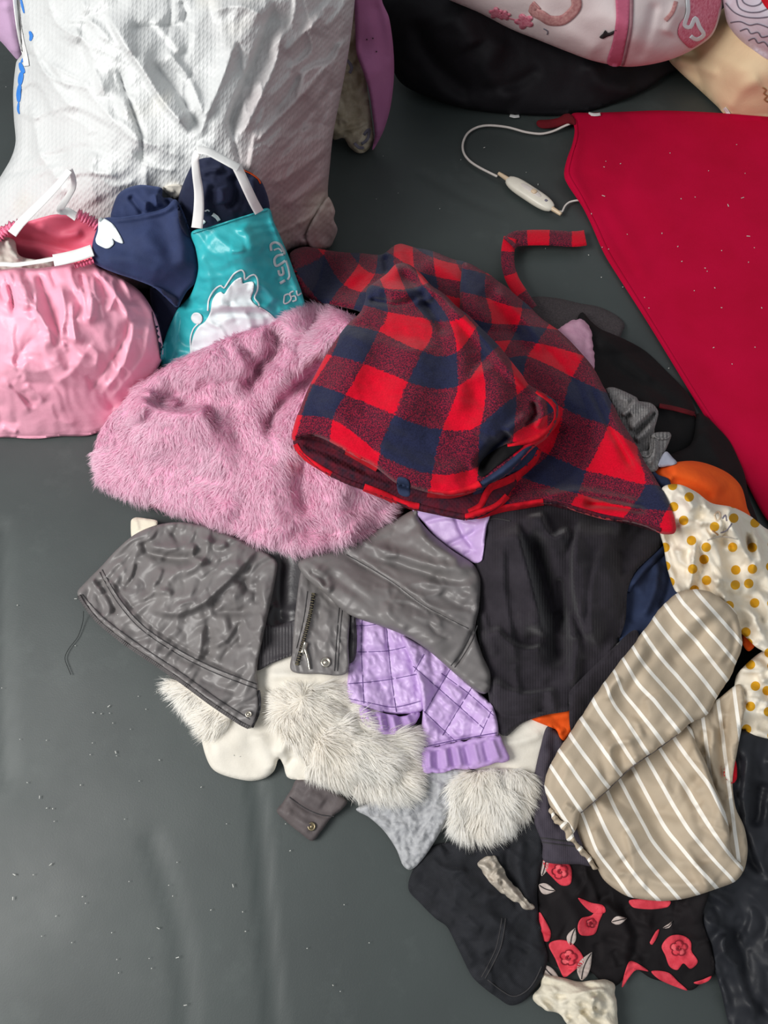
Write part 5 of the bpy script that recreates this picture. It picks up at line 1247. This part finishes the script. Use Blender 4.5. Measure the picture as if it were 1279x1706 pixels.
js = sheet('sleeve', [(498,935),(540,915),(600,895),(660,865),(690,850),(700,868),(722,892),(755,918),(788,940),(800,965),(798,1010),(792,1050),(803,1090),(816,1120),(816,1148),(806,1156),(788,1148),(755,1120),(715,1085),(680,1062),(640,1045),(600,1032),(572,1018),(545,992),(520,972),(503,955)], M['grey_jacket'], gj, t=.022, hug=16,
  folds=[('r',[(575,925),(620,950),(660,975),(705,1008),(780,1048)],4,-0.0065),('s',[(575,920),(620,945),(660,970),(705,1003),(778,1042)],5,26,0.0078),('r',[(520,945),(540,975),(555,985)],9,0.0104),('r',[(515,950),(538,965),(545,980)],5,-0.0104),('r',[(560,960),(620,1000),(690,1040),(750,1090)],24,0.0130),('r',[(620,910),(680,930),(740,945),(790,948)],10,0.0117),('r',[(640,930),(700,950),(790,985)],9,-0.0104),('r',[(700,970),(750,975),(795,980)],7,0.0104),('r',[(730,985),(760,1005),(795,1015)],8,-0.0078),('r',[(690,880),(720,910),(770,940)],10,0.0104),('r',[(540,950),(600,990),(650,1020)],10,-0.0078),('r',[(790,1045),(775,1080),(758,1108)],5,-0.0078),('r',[(640,1000),(650,1030),(680,1050)],8,0.0052)] + creases((560,900,800,1060),26,25,18,(30,80),(3,7),(.002,.005),341,kind='t'),
  noise=[('n',.003,30,30,2.4,146),('f',.0010,20,25,1.6,148)], edge=(11,.014), sp=3, th=.05)
for pth in ([(795,1042),(786,1068),(770,1095),(757,1112)],[(789,1040),(780,1065),(764,1092),(751,1109)],[(577,924),(622,949),(662,975),(706,1008),(780,1047)]): thread('seam_stitch', pth, .0008, M['stitch'], gj, js.z, .0003)

# ================================================================== right side: dotted cloth and striped shirt
dc = thing('dotted_cloth', 'cream cotton garment with ochre polka dots on the right side of the heap', 'garment', 1230, 1000)
sheet('bunched_hem', [(1230,1120),(1280,1080),(1400,1060),(1420,1200),(1300,1232),(1260,1226),(1235,1215),(1222,1226),(1218,1190),(1222,1150)], M['dots'], dc, t=.012,
  folds=[('r',[(1235,1180),(1260,1185),(1290,1190)],10,.010),('r',[(1225,1150),(1255,1160),(1290,1150)],8,-.008),('r',[(1230,1205),(1260,1210)],7,-.006)] + creases((1225,1080,1400,1220),34,20,35,(25,60),(4,8),(.006,.014),361,kind='t'), noise=[('n',.003,18,30,1.8,151),('f',.003,18,20,1.5,152)], edge=(9,.012), sp=3.5, th=.06)
ds_ = sheet('bunched_body', [(1102,815),(1115,807),(1135,808),(1160,820),(1185,838),(1220,845),(1250,860),(1275,880),(1300,890),(1420,900),(1420,1080),(1290,1090),(1262,1080),(1240,1060),(1215,1040),(1190,1020),(1165,1000),(1145,990),(1125,985),(1112,950),(1105,910),(1098,880),(1110,860)], M['dots'], dc, t=.030,
  folds=[('s',[(1160,890),(1155,930),(1150,980)],5,24,0.0182),('r',[(1165,880),(1190,910),(1210,960),(1240,1000)],9,0.0182),('r',[(1175,870),(1195,895),(1230,910)],7,-0.0156),('s',[(1110,868),(1140,862),(1175,872),(1200,895)],6,22,0.0156),('r',[(1195,850),(1225,880),(1240,920),(1260,960)],12,0.0182),('r',[(1215,850),(1245,900),(1265,940)],7,-0.0156),('r',[(1160,980),(1200,1000),(1240,1020),(1270,1030)],8,0.0156),('r',[(1170,965),(1210,985),(1260,1005)],7,-0.0130),('r',[(1120,820),(1150,840),(1180,850)],12,0.0130),('r',[(1255,870),(1262,920),(1279,960)],8,0.0130),('r',[(1240,1000),(1260,1040),(1285,1060)],8,0.0130)] + creases((1110,820,1410,1060),72,60,24,(40,110),(5,10),(.006,.014),362,kind='t'),
  noise=[('n',.003,20,65,2,153),('f',.0035,20,60,1.5,155)], edge=(9,.014), sp=3, th=.08, clear=.010)
for pth, mm in (([(1190,858),(1196,852),(1200,860),(1194,868),(1190,858)],'button'),([(1203,864),(1208,858),(1210,868)],'ink'),([(1200,888),(1210,884),(1216,876),(1219,872)],'ink'),([(1186,884),(1192,888),(1196,892)],'brown_ink'),([(1178,900),(1200,894),(1228,898)],'contents')):
    strip('embroidery', pth, 2.4, M[mm], dc, on=TOP(3), lift=.0012, th=.0008, sp=2.5)

st = thing('striped_shirt', 'beige shirt with white diagonal stripes lying on top at the lower right', 'shirt', 1090, 1300)
up = []
for i, pth in enumerate([[(1160,986),(1196,1027),(1231,1067)],[(1135,1002),(1180,1052),(1224,1103)],[(1112,1012),(1160,1068),(1209,1131)],[(1094,1038),(1142,1098),(1191,1159)],[(1075,1060),(1124,1122),(1174,1186)],[(1063,1094),(1108,1148),(1153,1201)],[(1047,1112),(1090,1166),(1132,1220)],[(1034,1150),(1068,1192),(1104,1238)],[(1012,1145),(1040,1196),(1078,1255)],[(989,1170),(1024,1222),(1058,1274)],[(969,1199),(1002,1246),(1036,1294)],[(952,1229),(984,1272),(1016,1314)],[(933,1254),(961,1294),(989,1333)],[(919,1279),(943,1315),(967,1350)],[(905,1310),(925,1340),(940,1365)]]):
    for p in pth: up.append((p, i))
lo = []
for i, pth in enumerate([[(1140,1200),(1195,1280),(1235,1350)],[(1123,1230),(1183,1310),(1208,1360),(1240,1415)],[(1098,1247),(1155,1335),(1214,1422)],[(1077,1263),(1151,1388),(1218,1463)],[(1055,1282),(1130,1406),(1187,1472)],[(1033,1302),(1083,1397),(1155,1482)],[(1013,1321),(1055,1397),(1126,1492)],[(988,1338),(1045,1441),(1095,1498)],[(970,1357),(992,1416),(1048,1492)],[(950,1365),(970,1420),(1010,1480)]]):
    for p in pth: lo.append((p, i))
def stripe_uv(data):
    f = tps([p for p, _ in data], [float(i) for _, i in data], 2e-3)
    return lambda U, V: np.stack([f(U, V), V * .01], -1)
sheet('side_panel', [(1150,1195),(1195,1165),(1232,1140),(1240,1180),(1228,1250),(1220,1300),(1225,1345),(1240,1380),(1245,1420),(1235,1455),(1212,1430),(1190,1350),(1160,1260)], M['stripe'], st, t=.008,
  uvf=(lambda g: (lambda U, V: np.stack([(U * .93 - V * .12) / 27.0, V * .01], -1)))(0), folds=[('r',[(1190,1200),(1185,1250),(1200,1320)],8,.012),('r',[(1210,1190),(1205,1260),(1215,1330)],7,-.012),('r',[(1175,1215),(1170,1260)],6,-.008),('r',[(1222,1370),(1216,1410),(1232,1440)],7,.008)], noise=[('r',.004,16,75,1.8,161)], edge=(6,.008), sp=3, th=.04)
lo_s = sheet('body_panel', [(1115,1215),(1140,1205),(1152,1215),(1160,1240),(1175,1270),(1190,1310),(1205,1345),(1214,1380),(1216,1410),(1222,1428),(1236,1440),(1236,1455),(1222,1470),(1190,1482),(1160,1492),(1130,1499),(1095,1501),(1050,1495),(1025,1482),(1005,1465),(994,1445),(985,1430),(975,1418),(968,1402),(962,1385),(955,1362),(965,1340),(1000,1310),(1050,1268)], M['stripe'], st, t=.022, hug=14,
  uvf=stripe_uv(lo), folds=[('r',[(1000,1450),(1060,1460),(1120,1475),(1200,1470)],8,.006),('r',[(1150,1230),(1180,1300),(1208,1370)],9,.010),('r',[(1010,1330),(1060,1380),(1100,1460)],34,.010),('r',[(1100,1290),(1140,1350),(1180,1430)],26,.008),('r',[(1060,1300),(1080,1350),(1130,1440)],12,-.005),('r',[(985,1380),(1000,1400),(1010,1430)],10,.006)] + creases((980,1260,1210,1490),22,48,25,(50,120),(7,14),(.004,.010),371),
  noise=[('n',.003,34,50,2,163)], edge=(10,.014), sp=3, th=.05)
up_s = sheet('sleeve', [(1125,990),(1150,982),(1180,985),(1205,1000),(1225,1020),(1233,1045),(1236,1075),(1228,1100),(1215,1130),(1195,1160),(1178,1190),(1150,1205),(1128,1224),(1090,1252),(1050,1280),(1010,1318),(975,1350),(966,1354),(960,1380),(952,1390),(945,1375),(935,1368),(920,1350),(910,1325),(907,1305),(912,1285),(930,1250),(960,1205),(990,1160),(1020,1118),(1050,1080),(1080,1040),(1100,1012)], M['stripe'], st, t=.028, hug=16,
  uvf=stripe_uv(up), folds=[('r',[(1065,1060),(1085,1085),(1060,1130),(1040,1160)],9,-.007),('r',[(1110,1020),(1085,1060),(1040,1120),(1000,1180)],18,.010),('r',[(1020,1130),(1045,1180),(1085,1230)],14,-.007),('r',[(1060,1110),(1100,1160),(1130,1210)],18,.008),('r',[(1150,1000),(1190,1060),(1190,1110)],30,.012),('r',[(1215,1030),(1225,1070),(1205,1110)],6,-.006),('r',[(930,1290),(970,1300),(1010,1290)],22,.008),('r',[(1060,1265),(1090,1245),(1120,1222)],10,-.006),('r',[(940,1340),(955,1350)],5,.006)] + creases((930,1000,1220,1330),24,125,25,(45,110),(7,14),(.004,.010),372),
  noise=[('n',.003,30,120,2,165)], edge=(11,.016), sp=3, th=.05, flutter=(.8,10,8))
thread('seam', [(1128,1224),(1090,1252),(1050,1280),(1010,1318),(968,1354)], .0007, M['taupe'], st, up_s.z, .0002)
ruf = sheet('gathered_cuff', [(918,1345),(930,1362),(945,1372),(955,1388),(962,1402),(972,1412),(984,1428),(996,1446),(988,1448),(978,1432),(966,1424),(956,1408),(945,1398),(936,1380),(922,1368),(914,1352)], M['stripe'], st, t=.008,
  uvf=lambda U, V: np.stack([(U + V) / 34.0, V * .01], -1), folds=[('r',[(928,1355),(922,1366)],3,.006),('r',[(944,1374),(936,1384)],3,.006),('r',[(958,1396),(950,1404)],3,.006),('r',[(972,1414),(963,1421)],3,.006),('r',[(986,1432),(978,1438)],3,.006)], edge=(4,.005), sp=2.5, th=.02, flutter=(2.2,7,12))

# ================================================================== pink fur coat
pc = thing('pink_fur_coat', 'pale pink fluffy fur coat heaped in the middle left in front of the bags', 'coat', 400, 780)
pc_s = sheet('coat_body', [(160,792),(157,758),(168,716),(192,684),(214,662),(232,640),(272,612),(330,584),(395,556),(448,540),(488,518),(530,508),(575,520),(620,545),(680,600),(690,700),(680,800),(660,845),(655,862),(620,888),(565,908),(500,922),(455,914),(405,896),(335,872),(262,847),(202,826),(168,810)], M['pinkfur_base'], pc, t=.028,
  folds=[('s',[(355,678),(320,690),(270,686),(225,662)],9,42,0.0435),('r',[(600,520),(545,565),(485,610),(440,645)],26,0.0377),('r',[(445,540),(462,572),(440,610),(405,650)],13,-0.0290),('r',[(570,590),(505,640),(455,690),(450,735)],13,-0.0319),('r',[(330,600),(380,620),(420,600)],36,0.0261),('r',[(200,720),(300,740),(400,720)],44,0.0232),('r',[(520,740),(500,800),(520,860)],16,-0.0203),('r',[(460,760),(450,830),(480,900)],34,0.0203),('r',[(580,790),(560,850),(600,890)],26,0.0203),('r',[(220,800),(300,820),(400,860)],24,0.0145),('r',[(240,650),(265,668),(300,672)],8,0.0174)],
  noise=[('n',.007,42,30,1.4,171),('n',.003,16,50,1.4,172)], edge=(16,.020), sp=4, th=.06)
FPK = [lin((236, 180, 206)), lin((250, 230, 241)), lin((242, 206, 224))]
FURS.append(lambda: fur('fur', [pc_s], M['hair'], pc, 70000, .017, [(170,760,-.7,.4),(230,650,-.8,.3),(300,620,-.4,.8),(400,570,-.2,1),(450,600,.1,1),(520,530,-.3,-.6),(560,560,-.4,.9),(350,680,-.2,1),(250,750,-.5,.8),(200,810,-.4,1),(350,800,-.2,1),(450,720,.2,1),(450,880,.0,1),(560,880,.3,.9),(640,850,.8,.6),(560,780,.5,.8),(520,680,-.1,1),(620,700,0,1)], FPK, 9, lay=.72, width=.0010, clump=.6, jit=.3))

# ================================================================== checked coat on top
kc = thing('checked_coat', 'red, navy and maroon buffalo check wool coat on top of the heap', 'coat', 760, 760)
def grid_uv(ctrl):
    f = tps([c[0] for c in ctrl], [c[1] for c in ctrl], 2e-3)
    return lambda U, V: f(U, V)
back_uv = grid_uv([((598,440),(0,0)),((624,458),(1,0)),((600,486),(1,1)),((572,474),(0,1)),((540,425),(-1,1)),((490,450),(-1,2)),((545,512),(0,2)),((655,425),(2,-1)),((690,450),(3,-1)),((650,480),(2,1)),((760,440),(5,-2)),((780,470),(5,-1))])
right_uv = grid_uv([((953,628),(1,1)),((1020,660),(2,1)),((1014,708),(2,2)),((938,680),(1,2)),((1060,742),(3,2)),((1076,808),(3,3)),((975,785),(2,3)),((914,758),(1,3)),((963,822),(2,4)),((868,795),(1,4)),((893,572),(0,0)),((973,593),(1,0)),((878,592),(0,1)),((808,495),(-2,-2)),((869,514),(-1,-2)),((864,541),(-1,-1)),((820,540),(-2,-1)),((860,700),(0,2.6)),((1110,850),(4,4))])
left_uv = grid_uv([((604,606),(2,2)),((679,636),(3,2)),((657,691),(3,3)),((575,659),(2,3)),((703,584),(3,1)),((761,588),(4,1)),((764,642),(4,2)),((646,520),(2,0)),((721,542),(3,0)),((630,551),(2,1)),((737,715),(4,3)),((720,790),(4,4)),((632,756),(3,4)),((801,604),(5,2)),((800,709),(5,3)),((522,640),(1,3)),((554,698),(2,4)),((503,692),(1,4)),((861,659),(6,3)),((855,722),(6,4)),((797,777),(5,4)),((793,543),(5,1)),((572,540),(1,1)),((553,592),(1,2)),((728,503),(4,0)),((776,530),(5,0)),((640,480),(2,-1)),((700,470),(4,-1.2))])
sheet('back_panel', [(482,425),(492,415),(510,411),(540,416),(570,420),(605,422),(635,424),(655,410),(668,406),(690,412),(720,418),(755,432),(775,436),(800,450),(820,480),(800,540),(700,560),(620,540),(600,520),(560,510),(530,505),(505,490),(490,455)], M['plaid'], kc, t=.010,
  uvf=back_uv, folds=[('s',[(648,450),(640,470),(625,480),(598,492)],6,26,.022),('r',[(660,412),(668,440),(660,465)],12,.014),('r',[(640,425),(645,450),(640,468)],6,-.016),('r',[(520,420),(570,440),(600,470)],22,.012),('r',[(700,430),(760,460),(810,510)],16,.012)], noise=[('n',.004,28,40,1.5,181)], edge=(10,.014), sp=3.5, th=.06)
beltz = .016
strip('belt', [(975,396,.016),(962,398,.018),(945,398,.018),(915,396,.020),(880,396,.022),(858,398,.026),(848,406,.034)], 26, M['plaid'], kc, th=.004, sp=3)
strip('belt', [(850,396,.030),(846,415,.028),(846,440,.028),(853,465,.032),(868,490,.045),(885,515,.07)], 22, M['plaid'], kc, th=.004, sp=3)
for o in kc.children:
    if o.name.startswith('belt'):
        l = o.data.uv_layers[0].data
        for d in l: d.uv = (d.uv[0] * 26 + .4, .5 + (0 if True else 1))
rp = sheet('skirt_panel', [(770,440),(800,450),(840,475),(870,500),(900,528),(930,550),(955,575),(985,610),(1005,645),(1030,690),(1055,735),(1080,780),(1100,812),(1115,840),(1127,880),(1122,890),(1100,888),(1070,876),(1040,868),(1010,865),(980,858),(950,848),(915,840),(880,842),(840,848),(790,858),(760,850),(740,800),(760,600)], M['plaid'], kc, t=.016, hug=14,
  uvf=right_uv, folds=[('r',[(870,520),(930,600),(990,690),(1050,770)],44,0.0224),('r',[(1000,650),(1030,720),(1070,790)],8,0.0084),('r',[(980,640),(1015,710),(1060,790)],6,-0.0084),('r',[(900,830),(960,820),(1020,830),(1080,845)],8,0.0168),('r',[(970,838),(1030,842),(1080,852)],6,-0.0196),('r',[(930,700),(900,760),(860,800)],20,-0.0196),('r',[(800,480),(850,540),(880,600)],16,-0.0140),('r',[(820,480),(870,530),(910,590)],12,0.0140)],
  noise=[('n',.004,40,50,1.6,183),('n',.0016,14,30,1.3,184)], edge=(10,.016), sp=3.5, th=.05, flutter=(1.4,24,2))
strip('hem_edge', [(775,858),(800,858),(835,848),(870,842),(905,836)], 12, M['red_wool'], kc, on=TOP(), lift=.001, th=.006)
strip('hem_edge', [(905,836),(950,846),(1000,860),(1050,870),(1100,884)], 9, M['plaid_in'], kc, on=TOP(), lift=.001, th=.005)
# inside of the turned lobe (dark), then the lobe itself
lower = sheet('turned_hem', [(488,735),(495,748),(512,765),(535,785),(560,795),(590,810),(620,822),(650,832),(675,845),(700,852),(740,860),(780,866),(800,862),(830,845),(850,820),(860,800),(800,760),(600,720),(500,715)], M['plaid_in'], kc, t=.006, off=-.012,
  folds=[('r',[(520,755),(570,780),(650,810),(740,830)],6,.008),('r',[(500,738),(560,760),(620,790)],6,-.010)], noise=[('n',.002,16,20,1.6,186)], edge=(7,.010), sp=3, th=.03, clear=.010)
for pth, w, m_ in (([(492,740),(503,758),(525,774),(552,790)],9,'red_wool'),([(552,790),(580,803),(606,812)],9,'plaid_in'),([(606,812),(640,825),(668,838),(698,845)],13,'red_wool'),([(698,845),(740,855),(775,862)],11,'plaid_in'),([(774,862),(805,852),(828,842),(845,826)],11,'red_wool')):
    strip('hem_edge', pth, w, M[m_], kc, on=TOP(), lift=.001, th=.007)
lp_ = sheet('front_lobe', [(600,520),(608,500),(612,480),(628,468),(645,455),(660,440),(680,440),(700,455),(718,475),(740,490),(760,510),(780,525),(800,545),(830,575),(850,600),(870,625),(880,640),(905,655),(925,668),(930,685),(925,705),(910,730),(890,745),(870,765),(845,790),(820,805),(800,815),(780,822),(750,826),(720,822),(690,815),(660,805),(640,790),(620,775),(590,760),(560,742),(530,728),(505,728),(490,735),(486,725),(492,700),(500,680),(512,650),(530,615),(550,580),(575,545)], M['plaid'], kc, t=.034, hug=20,
  uvf=left_uv, folds=[('s',[(640,500),(690,500),(725,495)],7,20,0.0180),('r',[(660,450),(690,475),(720,520),(750,560)],10,-0.0180),('r',[(690,460),(740,500),(800,560),(850,620),(890,660)],9,0.0210),('r',[(740,500),(760,560),(770,620),(760,700)],18,0.0180),('r',[(620,480),(670,485),(710,480)],9,0.0180),('r',[(610,498),(660,505),(700,498)],5,-0.0150),('r',[(600,540),(580,620),(540,700)],34,0.0210),('r',[(690,560),(680,640),(650,730)],40,0.0210),('r',[(800,600),(830,660),(800,740)],30,0.0210),('r',[(850,720),(820,750),(795,785)],10,-0.0420),('r',[(880,690),(850,715),(820,735)],9,0.0150),('r',[(895,660),(905,690),(890,715)],6,0.0150),('r',[(885,668),(892,690),(870,710)],5,-0.0180),('r',[(620,740),(700,780),(780,790)],16,0.0120)],
  noise=[('n',.004,40,40,1.5,188),('n',.0016,14,30,1.3,189)], edge=(10,.022), sp=3, th=.045)
dk = sheet('fold_shade', [(796,790),(800,772),(815,756),(838,742),(860,736),(872,742),(850,760),(826,778),(806,794)], M['black_cotton'], kc, t=.0014, on=lp_, sp=3)  # black patch painted on the lobe for the shade inside the fold
strip('turned_edge', [(893,652),(912,664),(926,680),(927,698),(915,716),(893,730),(868,738),(845,742)], 11, M['red_wool'], kc, on=TOP(), lift=.0005, th=.007, wfun=lambda s_: .55 + .9 * s_ * (1 - s_) * 2)
sheet('sleeve_lining', [(788,824),(797,806),(812,794),(832,780),(852,764),(872,748),(888,742),(897,748),(892,762),(872,782),(845,800),(815,816)], M['navy'], kc, t=.008, hug=0, folds=[('r',[(800,812),(840,785),(885,752)],6,.006),('r',[(815,812),(850,790)],4,-.004)], noise=[('n',.001,10,40,1.5,190)], edge=(6,.008), sp=3, th=.02)
strip('turned_edge', [(898,750),(890,768),(868,788),(840,803),(818,812),(808,826),(800,842),(780,852)], 12, M['red_wool'], kc, on=TOP(), lift=.0005, th=.008, wfun=lambda s_: .6 + .9 * s_ * (1 - s_) * 2)
strip('hem_edge', [(492,730),(515,728),(545,738),(575,754)], 8, M['plaid_in'], kc, on=TOP(), lift=.001, th=.006)
strip('hem_edge', [(575,752),(600,766),(628,782)], 9, M['red_wool'], kc, on=TOP(), lift=.001, th=.006)
strip('hem_edge', [(712,822),(750,824),(782,816),(800,806)], 13, M['red_wool'], kc, on=TOP(), lift=.001, th=.006)
deco('hem_patch', [(662,796),(680,800),(682,826),(664,822)], M['navy'], kc, lp_, sp=3)

for f_ in FURS: f_()
# ================================================================== lint and hairs
rng = np.random.default_rng(77)
tv, tf = [], []
spots = [(10,145),(955,150),(815,460),(860,455)]
for k in range(140):
    if k < 4: u, v = spots[k]
    else:
        u, v = (rng.uniform(0, 640), rng.uniform(950, 1700)) if k < 90 else (rng.uniform(960, 1270), rng.uniform(230, 640)) if k < 130 else (rng.uniform(560, 940), rng.uniform(220, 470))
    iu, iv_ = int((u - BU0) / BS), int((v - BV0) / BS)
    z0 = BUF[iv_, iu]
    if z0 > .03: continue
    c0 = at(u, v, z0 + .0008); a = rng.uniform(0, 6.28); L = rng.choice([.0006, .0009, .0022], p=[.5,.35,.15]); w = .0005
    if 90 <= k < 130: L *= 1.6; w *= 1.5
    d = np.array([math.cos(a), math.sin(a), 0]); n_ = np.array([-d[1], d[0], 0])
    b0 = len(tv)
    for h in (0, .0006):
        for (i, j) in ((-1, -1), (1, -.7), (1, .7), (-1, 1)): tv.append(c0 + d * L * i + n_ * w * j * rng.uniform(.7, 1.4) + np.array([0, 0, h]))
    for f in ((4, 5, 6, 7), (0, 1, 5, 4), (1, 2, 6, 5), (2, 3, 7, 6), (3, 0, 4, 7), (3, 2, 1, 0)): tf.append([b0 + q for q in f])
tag(mesh_obj('lint', tv, tf, M['lint'], smooth=False), 'specks of white lint scattered over the mat and the red blanket', 'lint', kind='stuff')
tag(tube('loose_thread', [at(*p) for p in [(139,1018,.012),(138,1035,.004),(130,1060,.002),(115,1080,.002),(108,1096,.002),(113,1112,.002),(118,1124,.002)]], .0006, M['hair_dark'], None, 5), 'thin dark thread on the mat beside the grey jacket', 'thread')
for (u, v, L, lab) in [(857,193,16,'small white paper scrap on the mat beside the black bundle'),(990,190,20,'small white paper scrap by the top edge of the red blanket')]:
    z0 = float(samp(BUF, np.array([float(u)]), np.array([float(v)]))[0]) + .002
    o = strip('paper_scrap', [(u - L / 2, v - 1, z0), (u, v + 1, z0 + .002), (u + L / 2, v, z0)], 5, M['ribbon'], None, th=.001, sp=3)
    tag(o, lab, 'paper scrap')
